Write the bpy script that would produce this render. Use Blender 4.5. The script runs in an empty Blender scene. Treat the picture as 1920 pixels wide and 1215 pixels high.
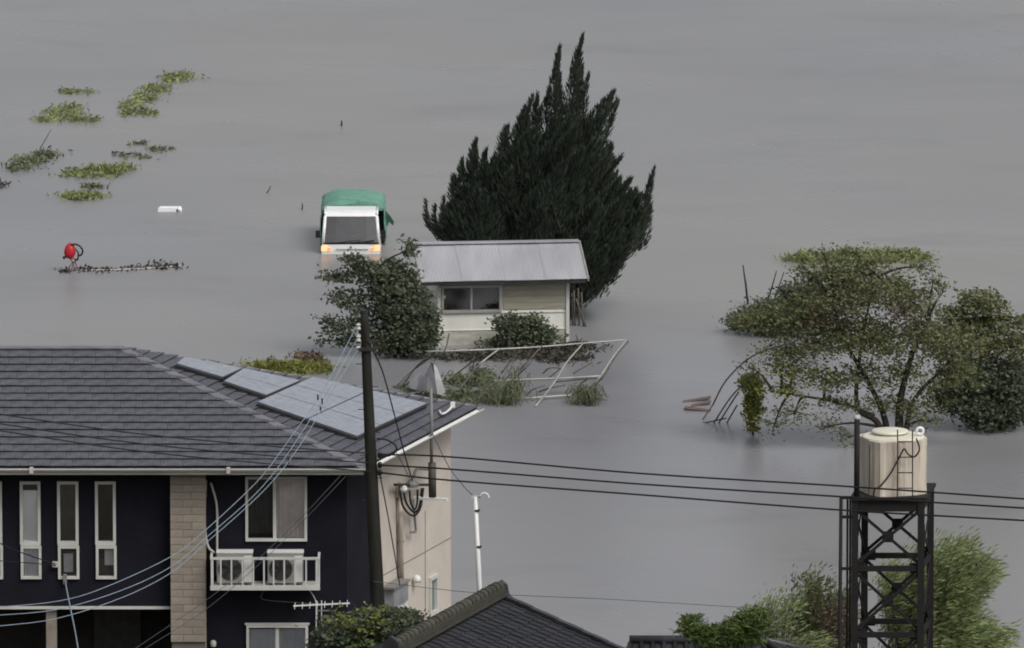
import bpy, math, random
import numpy as np
from mathutils import Vector, Matrix
random.seed(7)
rng = np.random.default_rng(11)
SC = bpy.context.scene
COL = SC.collection

# ---------------------------------------------------------------- camera
FPX, PITCH, CAMH, CX, CY = 21870.0, math.radians(10), 47.1, 960.0, 607.5
cam_d = bpy.data.cameras.new('camera')
cam = bpy.data.objects.new('camera', cam_d); COL.objects.link(cam)
cam_d.sensor_width = 36.0
cam_d.lens = FPX / 1920 * 36
cam_d.clip_start = 1.0
cam_d.clip_end = 9000
cam.location = (0, 0, CAMH)
cam.rotation_euler = (math.pi / 2 - PITCH, 0, 0)
SC.camera = cam
# ---------------------------------------------------------------- sky, sun, exposure
SUN_AZ, SUN_EL = math.radians(138), math.radians(50)
world = bpy.data.worlds.new('World'); SC.world = world; world.use_nodes = True
wn = world.node_tree; wn.nodes.clear()
sky = wn.nodes.new('ShaderNodeTexSky'); sky.sky_type = 'NISHITA'; sky.sun_disc = False
sky.sun_elevation = SUN_EL; sky.sun_rotation = SUN_AZ; sky.dust_density = 4; sky.air_density = 1.0
hs = wn.nodes.new('ShaderNodeHueSaturation'); hs.inputs['Saturation'].default_value = 0.26
bg = wn.nodes.new('ShaderNodeBackground'); bg.inputs['Strength'].default_value = 0.105
wo = wn.nodes.new('ShaderNodeOutputWorld')
wn.links.new(sky.outputs[0], hs.inputs['Color']); wn.links.new(hs.outputs[0], bg.inputs['Color'])
wn.links.new(bg.outputs[0], wo.inputs['Surface'])
sun_d = bpy.data.lights.new('sun', 'SUN'); sun_d.energy = 1.3; sun_d.angle = math.radians(30)
sun_d.color = (1.0, 0.96, 0.9)
sun = bpy.data.objects.new('sun', sun_d); COL.objects.link(sun)
sdir = Vector((math.sin(SUN_AZ) * math.cos(SUN_EL), math.cos(SUN_AZ) * math.cos(SUN_EL), math.sin(SUN_EL)))
sun.rotation_euler = sdir.to_track_quat('Z', 'Y').to_euler()
sun.location = (40, 150, 80)
SC.view_settings.view_transform = 'Standard'
SC.view_settings.look = 'None'
SC.view_settings.gamma = 1.0
SC.view_settings.use_curve_mapping = False
SC.view_settings.exposure = 0.27
SC.cycles.filter_width = 1.9

# ---------------------------------------------------------------- pixel helpers (pixels of the 1920x1215 photograph)
cp, sp = math.cos(PITCH), math.sin(PITCH)
CAM = Vector((0, 0, CAMH))
def ray(px, py):
    x = (px - CX) / FPX; y = (CY - py) / FPX
    return Vector((x, cp + y * sp, -sp + y * cp))
def PY(px, py, Y):
    d = ray(px, py); return CAM + d * (Y / d.y)
def PZ(px, py, z):
    d = ray(px, py); return CAM + d * ((z - CAMH) / d.z)
def PP(px, py, o, n):
    d = ray(px, py); return CAM + d * ((Vector(o) - CAM).dot(n) / d.dot(n))
def PXM(Y, z):                       # photograph pixels per metre there
    return FPX / (Y * cp + (CAMH - z) * sp)

# ---------------------------------------------------------------- materials
MATS = {}
def mat(name, col, rough=0.7, var=0.15, scale=3.0, bump=0.0, bscale=40.0, spec=0.4, metal=0.0, island=0.0, objrand=0.0,
        col2=None, stretch=None, trans=0.0):
    if name in MATS: return MATS[name]
    m = bpy.data.materials.new(name); m.use_nodes = True
    nt = m.node_tree; b = nt.nodes['Principled BSDF']; L = nt.links.new
    b.inputs['Roughness'].default_value = rough
    b.inputs['Specular IOR Level'].default_value = spec
    b.inputs['Metallic'].default_value = metal
    tc = nt.nodes.new('ShaderNodeTexCoord')
    src = tc.outputs['Object']
    if stretch:
        mp = nt.nodes.new('ShaderNodeMapping'); mp.inputs['Scale'].default_value = stretch
        L(src, mp.inputs['Vector']); src = mp.outputs[0]
    nz = nt.nodes.new('ShaderNodeTexNoise'); nz.inputs['Scale'].default_value = scale
    nz.inputs['Detail'].default_value = 6; nz.inputs['Roughness'].default_value = 0.6
    L(src, nz.inputs['Vector'])
    mix = nt.nodes.new('ShaderNodeMix'); mix.data_type = 'RGBA'
    c2 = col2 or tuple(c * (1 - 2 * var) for c in col)
    c1 = col if col2 else tuple(c * (1 + var) for c in col)
    mix.inputs[6].default_value = (*c1, 1); mix.inputs[7].default_value = (*c2, 1)
    rmp = nt.nodes.new('ShaderNodeMapRange'); rmp.inputs[1].default_value = 0.3; rmp.inputs[2].default_value = 0.7
    L(nz.outputs['Fac'], rmp.inputs[0]); L(rmp.outputs[0], mix.inputs[0])
    out = mix.outputs[2]
    if island or objrand:
        hsv = nt.nodes.new('ShaderNodeHueSaturation')
        if island:
            g = nt.nodes.new('ShaderNodeNewGeometry'); r = g.outputs['Random Per Island']; a = island
        else:
            g = nt.nodes.new('ShaderNodeObjectInfo'); r = g.outputs['Random']; a = objrand
        mr = nt.nodes.new('ShaderNodeMapRange'); mr.inputs[3].default_value = 1 - a; mr.inputs[4].default_value = 1 + a
        L(r, mr.inputs[0]); L(mr.outputs[0], hsv.inputs['Value'])
        mh = nt.nodes.new('ShaderNodeMapRange'); mh.inputs[3].default_value = 0.5 - 0.05 * a; mh.inputs[4].default_value = 0.5 + 0.03 * a
        ml = nt.nodes.new('ShaderNodeMath'); ml.operation = 'FRACT'
        m7 = nt.nodes.new('ShaderNodeMath'); m7.operation = 'MULTIPLY'; m7.inputs[1].default_value = 7.31
        L(r, m7.inputs[0]); L(m7.outputs[0], ml.inputs[0]); L(ml.outputs[0], mh.inputs[0]); L(mh.outputs[0], hsv.inputs['Hue'])
        L(out, hsv.inputs['Color']); out = hsv.outputs[0]
    L(out, b.inputs['Base Color'])
    if bump:
        n2 = nt.nodes.new('ShaderNodeTexNoise'); n2.inputs['Scale'].default_value = bscale; n2.inputs['Detail'].default_value = 4
        L(src, n2.inputs['Vector'])
        bp = nt.nodes.new('ShaderNodeBump'); bp.inputs['Strength'].default_value = bump; bp.inputs['Distance'].default_value = 0.02
        L(n2.outputs['Fac'], bp.inputs['Height']); L(bp.outputs[0], b.inputs['Normal'])
    if trans:
        t = nt.nodes.new('ShaderNodeBsdfTranslucent'); L(out, t.inputs['Color'])
        ms = nt.nodes.new('ShaderNodeMixShader'); ms.inputs[0].default_value = trans
        L(b.outputs[0], ms.inputs[1]); L(t.outputs[0], ms.inputs[2])
        L(ms.outputs[0], nt.nodes['Material Output'].inputs['Surface'])
    MATS[name] = m
    return m

def glass(name, tint=(0.85, 0.88, 0.9), refl=0.12):
    m = bpy.data.materials.new(name); m.use_nodes = True; nt = m.node_tree; nt.nodes.clear(); L = nt.links.new
    o = nt.nodes.new('ShaderNodeOutputMaterial')
    t = nt.nodes.new('ShaderNodeBsdfTransparent'); t.inputs[0].default_value = (*tint, 1)
    g = nt.nodes.new('ShaderNodeBsdfGlossy'); g.inputs['Roughness'].default_value = 0.08; g.inputs[0].default_value = (0.9, 0.9, 0.9, 1)
    fr = nt.nodes.new('ShaderNodeFresnel'); fr.inputs[0].default_value = 1.5
    ad = nt.nodes.new('ShaderNodeMath'); ad.operation = 'ADD'; ad.inputs[1].default_value = refl
    ms = nt.nodes.new('ShaderNodeMixShader')
    L(fr.outputs[0], ad.inputs[0]); L(ad.outputs[0], ms.inputs[0]); L(t.outputs[0], ms.inputs[1]); L(g.outputs[0], ms.inputs[2])
    L(ms.outputs[0], o.inputs[0])
    return m

def emit(name, col, s):
    m = bpy.data.materials.new(name); m.use_nodes = True; nt = m.node_tree
    b = nt.nodes['Principled BSDF']; b.inputs['Base Color'].default_value = (*col, 1)
    b.inputs['Emission Color'].default_value = (*col, 1); b.inputs['Emission Strength'].default_value = s
    return m

M = dict(
    navy=mat('navy_siding', (0.0065, 0.0070, 0.0140), 0.75, 0.2, 1.5, 0.3, 30, 0.25),
    beige=mat('beige_siding', (0.55, 0.497, 0.445), 0.85, 0.06, 1.2, 0.4, 25, 0.2),
    tilebeige=mat('beige_wall_tile', (0.30, 0.265, 0.22), 0.8, 0.1, 4, 0.3, 60, 0.25, objrand=0.10),
    joint=mat('tile_joint', (0.15, 0.13, 0.11), 0.9, 0.1),
    white=mat('white_trim', (0.56, 0.56, 0.53), 0.5, 0.06, 2.5),
    cream=mat('cream_gutter', (0.60, 0.60, 0.56), 0.4, 0.12, 1.5, stretch=(1, 6, 6)),
    whitemetal=mat('white_metal', (0.72, 0.72, 0.70), 0.4, 0.06, 3),
    shingle=mat('slate_shingle', (0.116, 0.118, 0.142), 0.62, 0.2, 6.0, 0.9, 22, 0.35, objrand=0.06, col2=(0.066, 0.068, 0.080)),
    underlay=mat('roof_underlay', (0.028, 0.028, 0.032), 0.9),
    capmetal=mat('ridge_metal', (0.17, 0.17, 0.185), 0.45, 0.1, 2, spec=0.5),
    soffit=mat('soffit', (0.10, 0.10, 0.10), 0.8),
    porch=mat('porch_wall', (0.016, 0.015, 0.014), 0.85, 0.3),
    interior=mat('room_interior', (0.05, 0.05, 0.045), 0.9),
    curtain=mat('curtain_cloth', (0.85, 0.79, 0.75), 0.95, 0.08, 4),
    blind=mat('white_blind', (0.92, 0.94, 0.97), 0.9, 0.03),
    lace=mat('grey_lace', (0.68, 0.71, 0.76), 0.95, 0.08, 4),
    solar=mat('solar_glass', (0.265, 0.285, 0.325), 0.16, 0.10, 6, spec=1.0),  # paler than real panels: sky reflection put into the base colour
    solarframe=mat('solar_frame', (0.10, 0.105, 0.12), 0.4, 0.1),
    acbody=mat('ac_body', (0.30, 0.30, 0.28), 0.5, 0.07, 3),
    acdark=mat('ac_grille', (0.05, 0.05, 0.05), 0.6),
    pipegrey=mat('grey_pipe', (0.20, 0.20, 0.19), 0.55, 0.1),
    pipelight=mat('pale_pipe', (0.5, 0.48, 0.45), 0.5, 0.1),
    darkmetal=mat('dark_metal', (0.028, 0.028, 0.028), 0.6, 0.3, 6),
    black=mat('black_rubber', (0.012, 0.012, 0.013), 0.6, 0.2),
    pole=mat('pole_creosote', (0.022, 0.022, 0.017), 0.8, 0.3, 2.5, 0.4, 20, 0.3, stretch=(3, 3, 0.6)),
    cabledark=mat('dark_cable', (0.015, 0.015, 0.016), 0.55, 0.1),
    cableblue=mat('pale_blue_cable', (0.24, 0.30, 0.36), 0.45, 0.1),
    cablegrey=mat('thin_grey_cable', (0.07, 0.07, 0.07), 0.6, 0.1),
    rooftile=mat('black_roof_tile', (0.030, 0.031, 0.036), 0.42, 0.25, 4, 0.3, 25, 0.5, objrand=0.22),
    ridgetile=mat('mossy_ridge_tile', (0.075, 0.070, 0.060), 0.85, 0.3, 5, 0.4, 30, 0.3, objrand=0.25, col2=(0.045, 0.048, 0.034)),
    plaster=mat('old_plaster', (0.22, 0.21, 0.19), 0.9, 0.15, 2),
    steel=mat('rusty_dark_steel', (0.013, 0.012, 0.012), 0.75, 0.35, 8, 0.4, 40, 0.35, col2=(0.007, 0.007, 0.007)),
    tank=mat('stained_tank', (0.72, 0.67, 0.57), 0.55, 0.1, 2.2, 0.2, 20, 0.4, col2=(0.34, 0.275, 0.22), stretch=(3.2, 3.2, 0.22)),
    tankclean=mat('cream_tank', (0.68, 0.65, 0.54), 0.5, 0.08, 2),
    bark=mat('bark', (0.045, 0.038, 0.030), 0.9, 0.3, 8, 0.6, 20, 0.2),
    twig=mat('thin_twig', (0.05, 0.042, 0.032), 0.9, 0.2, 8),
    cypress=mat('cypress_leaf', (0.052, 0.068, 0.050), 0.75, 0.3, 0.7, island=0.22, spec=0.2, col2=(0.036, 0.046, 0.034)),
    leafA=mat('persimmon_leaf', (0.158, 0.176, 0.080), 0.6, 0.25, 0.8, island=0.30, spec=0.3, trans=0.25, col2=(0.118, 0.126, 0.060)),
    leafB=mat('dark_leaf', (0.088, 0.108, 0.068), 0.6, 0.25, 0.8, island=0.30, spec=0.3, trans=0.2),
    leafC=mat('shrub_leaf', (0.110, 0.130, 0.075), 0.6, 0.25, 1.0, island=0.30, spec=0.3, trans=0.2, col2=(0.070, 0.088, 0.060)),
    leafY=mat('yellow_green_leaf', (0.23, 0.25, 0.065), 0.6, 0.2, 1.0, island=0.35, spec=0.3, trans=0.3),
    leafP=mat('podocarpus_leaf', (0.100, 0.150, 0.038), 0.6, 0.25, 1.5, island=0.4, spec=0.3, trans=0.2),
    bamboo=mat('bamboo_leaf', (0.290, 0.355, 0.160), 0.6, 0.2, 0.9, island=0.4, spec=0.3, trans=0.4),
    reddish=mat('reddish_leaf', (0.165, 0.115, 0.082), 0.7, 0.25, 1.0, island=0.4, spec=0.3, trans=0.2),
    weed=mat('drowned_weed', (0.265, 0.315, 0.125), 0.7, 0.2, 1.4, island=0.4, spec=0.3, trans=0.25, col2=(0.19, 0.215, 0.11)),
    wetweed=mat('wet_weed', (0.160, 0.185, 0.105), 0.6, 0.25, 1.4, island=0.4, spec=0.3, trans=0.2),
    debris=mat('dark_debris', (0.05, 0.046, 0.040), 0.8, 0.3, 6),
    plank=mat('brown_plank', (0.14, 0.10, 0.085), 0.8, 0.2, 5),
    shedwall=mat('shed_white_wall', (0.80, 0.80, 0.74), 0.85, 0.07, 1.3, 0.2, 20, 0.25, col2=(0.62, 0.62, 0.56), stretch=(1, 1, 0.5)),
    shedpanel=mat('shed_board', (0.33, 0.31, 0.25), 0.85, 0.1, 3, stretch=(0.6, 1, 8)),
    shedroof=mat('galvanised_sheet', (0.46, 0.46, 0.49), 0.42, 0.10, 0.9, 0.0, 20, 0.5, metal=0.25, stretch=(2, 0.3, 1)),
    alum=mat('aluminium', (0.42, 0.42, 0.40), 0.45, 0.1, 4, metal=0.3),
    pipe=mat('galvanised_pipe', (0.40, 0.40, 0.37), 0.5, 0.15, 5, metal=0.2),
    brownpipe=mat('weathered_pipe', (0.105, 0.092, 0.078), 0.7, 0.2, 5),
    sheet=mat('plastic_sheet', (0.62, 0.62, 0.64), 0.4, 0.08, 4, trans=0.3),
    truckwhite=mat('truck_paint', (0.80, 0.81, 0.81), 0.3, 0.03, 2, spec=0.5),
    tarp=mat('green_tarp', (0.135, 0.300, 0.230), 0.5, 0.12, 3, 0.35, 12, 0.5),
    tyre=mat('tyre', (0.015, 0.015, 0.015), 0.8),
    red=mat('red_paint', (0.50, 0.022, 0.030), 0.45, 0.12, 8),
    redrust=mat('rust_leg', (0.17, 0.060, 0.045), 0.7, 0.2, 8),
    foam=mat('white_foam', (0.82, 0.83, 0.84), 0.7, 0.03, 4),
)
M['glass'] = glass('window_glass', (1.0, 1.0, 1.0), 0.03)
M['glassdark'] = glass('truck_glass', (0.40, 0.41, 0.48), 0.10)
M['shedglass'] = glass('dusty_glass', (0.6, 0.6, 0.62), 0.14)
M['lamp'] = emit('headlamp_glow', (1.0, 0.50, 0.24), 0.75)
M['indicator'] = emit('indicator_glow', (1.0, 0.30, 0.08), 0.7)

# ---------------------------------------------------------------- object helpers
def tag(o, label=None, cat=None, group=None, kind=None):
    if label: o['label'] = label
    if cat: o['category'] = cat
    if group: o['group'] = group
    if kind: o['kind'] = kind
    return o
def empty(name, loc, label, cat, group=None):
    o = bpy.data.objects.new(name, None); COL.objects.link(o); o.location = loc; o.empty_display_size = 0.2
    return tag(o, label, cat, group)
def wloc(o):
    v = Vector((0, 0, 0))
    while o is not None: v += o.location; o = o.parent
    return v
def link(name, me, m, parent=None, loc=None):
    o = bpy.data.objects.new(name, me); COL.objects.link(o)
    if m is not None and len(me.materials) == 0: me.materials.append(m)
    if parent is not None: o.parent = parent
    if loc is not None: o.location = loc
    return o

class MB:
    def __init__(s): s.v = []; s.f = []
    def add(s, vs, fs):
        k = len(s.v); s.v += [tuple(v) for v in vs]; s.f += [tuple(i + k for i in f) for f in fs]; return s
    def frame(s, c, ax, ay, az):            # box with half-axes
        c, ax, ay, az = map(Vector, (c, ax, ay, az))
        vs = [c + ax * i + ay * j + az * k for k in (-1, 1) for j in (-1, 1) for i in (-1, 1)]
        return s.add(vs, [(0, 2, 3, 1), (4, 5, 7, 6), (0, 1, 5, 4), (2, 6, 7, 3), (0, 4, 6, 2), (1, 3, 7, 5)])
    def box(s, c, sz):
        return s.frame(c, (sz[0] / 2, 0, 0), (0, sz[1] / 2, 0), (0, 0, sz[2] / 2))
    def bar(s, a, b, w, h=None, up=(0, 0, 1)):
        a, b = Vector(a), Vector(b); d = (b - a); l = d.length; d.normalize(); h = h or w
        u = Vector(up)
        if abs(u.dot(d)) > 0.95: u = Vector((0, 1, 0))
        x = d.cross(u).normalized(); y = x.cross(d)
        return s.frame((a + b) / 2, d * l / 2, x * w / 2, y * h / 2)
    def quad(s, *p): return s.add(p, [tuple(range(len(p)))])
    def slab(s, pts, vec):                   # polygon extruded by vec
        n = len(pts); vec = Vector(vec)
        vs = [Vector(p) for p in pts] + [Vector(p) + vec for p in pts]
        fs = [tuple(range(n - 1, -1, -1)), tuple(range(n, 2 * n))] + [(i, (i + 1) % n, n + (i + 1) % n, n + i) for i in range(n)]
        return s.add(vs, fs)
    def tube(s, pts, r, n=6, cap=True):
        pts = [Vector(p) for p in pts]; m = len(pts)
        rs = r if isinstance(r, (list, tuple)) else [r] * m
        vs = []; prev = None
        for i, p in enumerate(pts):
            d = (pts[min(i + 1, m - 1)] - pts[max(i - 1, 0)])
            if d.length < 1e-9: d = Vector((0, 0, 1))
            d.normalize()
            if prev is None:
                a = Vector((0, 0, 1)) if abs(d.z) < 0.9 else Vector((1, 0, 0))
                x = d.cross(a).normalized()
            else:
                x = (prev - d * prev.dot(d)).normalized()
            prev = x; y = d.cross(x)
            for k in range(n):
                t = 2 * math.pi * k / n
                vs.append(p + (x * math.cos(t) + y * math.sin(t)) * rs[i])
        fs = [(i * n + k, i * n + (k + 1) % n, (i + 1) * n + (k + 1) % n, (i + 1) * n + k) for i in range(m - 1) for k in range(n)]
        if cap: fs += [tuple(range(n - 1, -1, -1)), tuple((m - 1) * n + k for k in range(n))]
        return s.add(vs, fs)
    def lathe(s, c, prof, n=20):             # (radius, z) profile round a vertical axis
        c = Vector(c); vs = []
        for r, z in prof:
            for k in range(n):
                t = 2 * math.pi * k / n; vs.append(c + Vector((r * math.cos(t), r * math.sin(t), z)))
        fs = [(i * n + k, i * n + (k + 1) % n, (i + 1) * n + (k + 1) % n, (i + 1) * n + k) for i in range(len(prof) - 1) for k in range(n)]
        fs += [tuple(range(n - 1, -1, -1)), tuple((len(prof) - 1) * n + k for k in range(n))]
        return s.add(vs, fs)
    def build(s, name, m, parent=None, smooth=False, at=None):
        off = Vector(at) if at is not None else (wloc(parent) if parent else Vector((0, 0, 0)))
        me = bpy.data.meshes.new(name)
        me.from_pydata([(v[0] - off.x, v[1] - off.y, v[2] - off.z) for v in s.v], [], s.f); me.update()
        if smooth: me.polygons.foreach_set('use_smooth', [True] * len(me.polygons))
        return link(name, me, M[m] if isinstance(m, str) else m, parent, off if parent is None else None)

def smooth_path(pts, k=6):                  # Catmull-Rom
    pts = [Vector(p) for p in pts]; out = []
    P = [pts[0] * 2 - pts[1]] + pts + [pts[-1] * 2 - pts[-2]]
    for i in range(1, len(P) - 2):
        for j in range(k):
            t = j / k; a, b, c, d = P[i - 1:i + 3]
            out.append(0.5 * ((2 * b) + (c - a) * t + (2 * a - 5 * b + 4 * c - d) * t * t + (3 * b - a - 3 * c + d) * t ** 3))
    return out + [pts[-1]]

def quads_mesh(name, V, m, parent=None, at=None, smooth=False):      # V: (N,4,3) world
    off = Vector(at) if at is not None else wloc(parent)
    V = np.asarray(V, dtype=np.float32) - np.array(off, dtype=np.float32)
    n = len(V); me = bpy.data.meshes.new(name)
    me.vertices.add(4 * n); me.vertices.foreach_set('co', V.reshape(-1))
    me.loops.add(4 * n); me.loops.foreach_set('vertex_index', np.arange(4 * n, dtype=np.int32))
    me.polygons.add(n); me.polygons.foreach_set('loop_start', np.arange(0, 4 * n, 4, dtype=np.int32))
    me.update(calc_edges=True); me.validate()
    return link(name, me, M[m] if isinstance(m, str) else m, parent, off if parent is None else None)

def unit(a): return a / (np.linalg.norm(a, axis=-1, keepdims=True) + 1e-9)
def leaf_quads(C, L, W, axis=None, spread=1.0):
    """diamond leaves: centres C, length L, width W; axis = preferred direction, spread = how random"""
    n = len(C); r = rng.normal(size=(n, 3))
    a = unit(r) if axis is None else unit(np.asarray(axis) + spread * r * 0.6)
    b = unit(np.cross(a, rng.normal(size=(n, 3))))
    sz = rng.uniform(0.45, 1.35, n); l = (L * sz)[:, None]; w = (W * sz * rng.uniform(0.8, 1.2, n))[:, None]
    nn = np.cross(a, b)
    bend = nn * l * rng.uniform(-0.15, 0.15, n)[:, None]
    return np.stack([C - a * l / 2, C + b * w / 2 + bend, C + a * l / 2, C - b * w / 2 + bend], axis=1)

def blob_points(c, r, n, cluster=14, cl_r=0.16, shell=0.55):
    """leaf centres in an uneven ellipsoid, gathered on twigs"""
    c = np.array(c); r = np.array(r)
    k = max(1, n // cluster)
    d = unit(rng.normal(size=(k, 3)))
    rad = shell + (1 - shell) * rng.random(k) ** 0.7
    rad *= rng.uniform(0.75, 1.15, k)
    cc = c + d * r * rad[:, None]
    pts = np.repeat(cc, cluster, axis=0)
    return pts + rng.normal(size=pts.shape) * cl_r * np.array([1.35, 1.2, .65]), cc

def cut_low(P, zmin=0.02): return P[P[:, 2] > zmin]

# ================================================================ SETTING
# ground: drowned field bed, low bank under the houses, hillside up to the viewpoint
mb = MB()
ys = [-400, -60, 0, 60, 120, 170, 195, 208, 218, 226.5, 228.5, 232, 300, 500, 1200, 4000]
def gz(y):
    xs = [-400, -60, 0, 60, 120, 170, 195, 208, 218, 226.5, 228.5, 232, 300, 500, 1200, 4000]
    zs = [52, 47, 45.2, 28, 12, 3.0, 1.4, 0.9, 0.55, 0.35, -0.25, -0.75, -0.95, -1.2, -2, -3]
    return float(np.interp(y, xs, zs))
xs = [-3000, -600, -150, -60, -20, 0, 20, 60, 150, 600, 3000]
for j in ys:
    for i in xs: mb.v.append((i, j, gz(j)))
nx = len(xs)
for j in range(len(ys) - 1):
    for i in range(nx - 1):
        mb.f.append((j * nx + i, j * nx + i + 1, (j + 1) * nx + i + 1, (j + 1) * nx + i))
ground = mb.build('ground', mat('muddy_ground', (0.10, 0.085, 0.06), 0.9, 0.3, 0.2, 0.5, 3), None)
tag(ground, 'muddy ground sloping down under the flood', 'ground', kind='structure')

# flood water: one sheet, small rain-pocked ripples, silt in slow drifting patches
def water_mat():
    m = bpy.data.materials.new('flood_water'); m.use_nodes = True; nt = m.node_tree; L = nt.links.new
    b = nt.nodes['Principled BSDF']
    b.inputs['IOR'].default_value = 1.33; b.inputs['Roughness'].default_value = 0.16
    b.inputs['Specular IOR Level'].default_value = 0.38
    tc = nt.nodes.new('ShaderNodeTexCoord')
    mp = nt.nodes.new('ShaderNodeMapping'); mp.inputs['Scale'].default_value = (0.05, 0.028, 1)
    L(tc.outputs['Object'], mp.inputs['Vector'])
    n1 = nt.nodes.new('ShaderNodeTexNoise'); n1.inputs['Scale'].default_value = 1.0; n1.inputs['Detail'].default_value = 4
    L(mp.outputs[0], n1.inputs['Vector'])
    mx = nt.nodes.new('ShaderNodeMix'); mx.data_type = 'RGBA'
    mx.inputs[6].default_value = (0.244, 0.239, 0.226, 1); mx.inputs[7].default_value = (0.214, 0.216, 0.234, 1)
    mr = nt.nodes.new('ShaderNodeMapRange'); mr.inputs[1].default_value = 0.35; mr.inputs[2].default_value = 0.65
    L(n1.outputs['Fac'], mr.inputs[0]); L(mr.outputs[0], mx.inputs[0])
    mp4 = nt.nodes.new('ShaderNodeMapping'); mp4.inputs['Scale'].default_value = (0.16, 0.34, 1); mp4.inputs['Rotation'].default_value = (0, 0, 0.12)
    L(tc.outputs['Object'], mp4.inputs['Vector'])
    n4 = nt.nodes.new('ShaderNodeTexNoise'); n4.inputs['Scale'].default_value = 1.0; n4.inputs['Detail'].default_value = 8; n4.inputs['Roughness'].default_value = 0.65; n4.inputs['Distortion'].default_value = 0.8
    L(mp4.outputs[0], n4.inputs['Vector'])
    r4 = nt.nodes.new('ShaderNodeMapRange'); r4.inputs[1].default_value = 0.54; r4.inputs[2].default_value = 0.78; r4.inputs[3].default_value = 0; r4.inputs[4].default_value = 0.55
    L(n4.outputs['Fac'], r4.inputs[0])
    mx4 = nt.nodes.new('ShaderNodeMix'); mx4.data_type = 'RGBA'; mx4.inputs[7].default_value = (0.150, 0.146, 0.150, 1)
    L(r4.outputs[0], mx4.inputs[0]); L(mx.outputs[2], mx4.inputs[6]); L(mx4.outputs[2], b.inputs['Base Color'])
    # wind streaks change the ripple roughness
    mp3 = nt.nodes.new('ShaderNodeMapping'); mp3.inputs['Scale'].default_value = (0.10, 0.16, 1)
    L(tc.outputs['Object'], mp3.inputs['Vector'])
    n3 = nt.nodes.new('ShaderNodeTexNoise'); n3.inputs['Scale'].default_value = 1.0; n3.inputs['Detail'].default_value = 5
    L(mp3.outputs[0], n3.inputs['Vector'])
    r3 = nt.nodes.new('ShaderNodeMapRange'); r3.inputs[1].default_value = 0.3; r3.inputs[2].default_value = 0.7
    r3.inputs[3].default_value = 0.24; r3.inputs[4].default_value = 0.36
    L(n3.outputs['Fac'], r3.inputs[0]); L(r3.outputs[0], b.inputs['Roughness'])
    n2 = nt.nodes.new('ShaderNodeTexNoise'); n2.inputs['Scale'].default_value = 3.0; n2.inputs['Detail'].default_value = 3
    mp2 = nt.nodes.new('ShaderNodeMapping'); mp2.inputs['Scale'].default_value = (1, 0.45, 1)
    L(tc.outputs['Object'], mp2.inputs['Vector']); L(mp2.outputs[0], n2.inputs['Vector'])
    bp = nt.nodes.new('ShaderNodeBump'); bp.inputs['Strength'].default_value = 0.10; bp.inputs['Distance'].default_value = 0.03
    L(n2.outputs['Fac'], bp.inputs['Height']); L(bp.outputs[0], b.inputs['Normal'])
    return m
mb = MB(); mb.quad((-3000, 200, 0), (3000, 200, 0), (3000, 4000, 0), (-3000, 4000, 0))
tag(mb.build('flood_water', water_mat(), None, at=(0, 270, 0)), 'still grey-brown floodwater covering the fields', 'water', kind='structure')

# ================================================================ NAVY HOUSE
YF = 219.0
ZE = 5.83                                        # eave height
EF = PZ(685, 876, ZE)                            # front right eave corner
EB = PZ(897, 764, ZE)                            # back right eave corner
YE = EF.y
sdv = Vector((EB.x - EF.x, EB.y - EF.y, 0)).normalized()   # direction of the right wall
snv = Vector((sdv.y, -sdv.x, 0))                 # its outward normal
R_ = 3.75
d = ray(230, 651)
# apex where the front slope (rise 0.45) meets the pixel ray
nf = Vector((0, -0.45, 1)).normalized()
AP = PP(230, 651, (0, YE, ZE), nf)
XL = -13.2
WF = PY(650, 900, YF); WA = Vector((WF.x, YF, 0))           # front right wall corner
WB = WA + sdv * 6.1                                         # back right wall corner
gfl = gz(219) - 0.3
house = empty('navy_house', (-6.5, 219.5, gfl), 'two-storey navy and beige house with grey hipped roof and solar panels', 'house')

def wall_open(o, u, w, rect, holes, depth, inward, parent, name, m):
    """wall in the plane o + u*s + z*t, with real openings and reveals"""
    ss = sorted({rect[0], rect[2], *[h[0] for h in holes], *[h[2] for h in holes]})
    ts = sorted({rect[1], rect[3], *[h[1] for h in holes], *[h[3] for h in holes]})
    b = MB(); Pt = lambda s, t, dd=0: Vector(o) + Vector(u) * s + Vector((0, 0, t)) + Vector(inward) * dd
    for i in range(len(ss) - 1):
        for j in range(len(ts) - 1):
            a, c = (ss[i] + ss[i + 1]) / 2, (ts[j] + ts[j + 1]) / 2
            if any(h[0] < a < h[2] and h[1] < c < h[3] for h in holes): continue
            b.quad(Pt(ss[i], ts[j]), Pt(ss[i + 1], ts[j]), Pt(ss[i + 1], ts[j + 1]), Pt(ss[i], ts[j + 1]))
    for h in holes:
        q = [(h[0], h[1]), (h[2], h[1]), (h[2], h[3]), (h[0], h[3])]
        for k in range(4):
            (s0, t0), (s1, t1) = q[k], q[(k + 1) % 4]
            b.quad(Pt(s0, t0), Pt(s1, t1), Pt(s1, t1, depth), Pt(s0, t0, depth))
    return b.build(name, m, parent)

def fr(px, py):                                  # facade pixel -> (x, z)
    p = PY(px, py, YF); return p.x, p.z
def hole(x0, y0, x1, y1):
    a = fr(x0, y0); b = fr(x1, y1); return (a[0], b[1], b[0], a[1])

tall = [(-34, 5), (37, 77), (107, 148), (178, 218)]
holes = []
for (a, b_) in tall: holes.append(hole(a, 902, b_, 1085))
Hbig = hole(460, 893, 576, 1014); Hlow = hole(462, 1171, 578, 1290)
holes += [Hbig, Hlow]
zp = fr(0, 1139)[1]                              # underside of the upper storey over the porch
xp = fr(322, 1000)[0]
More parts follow.
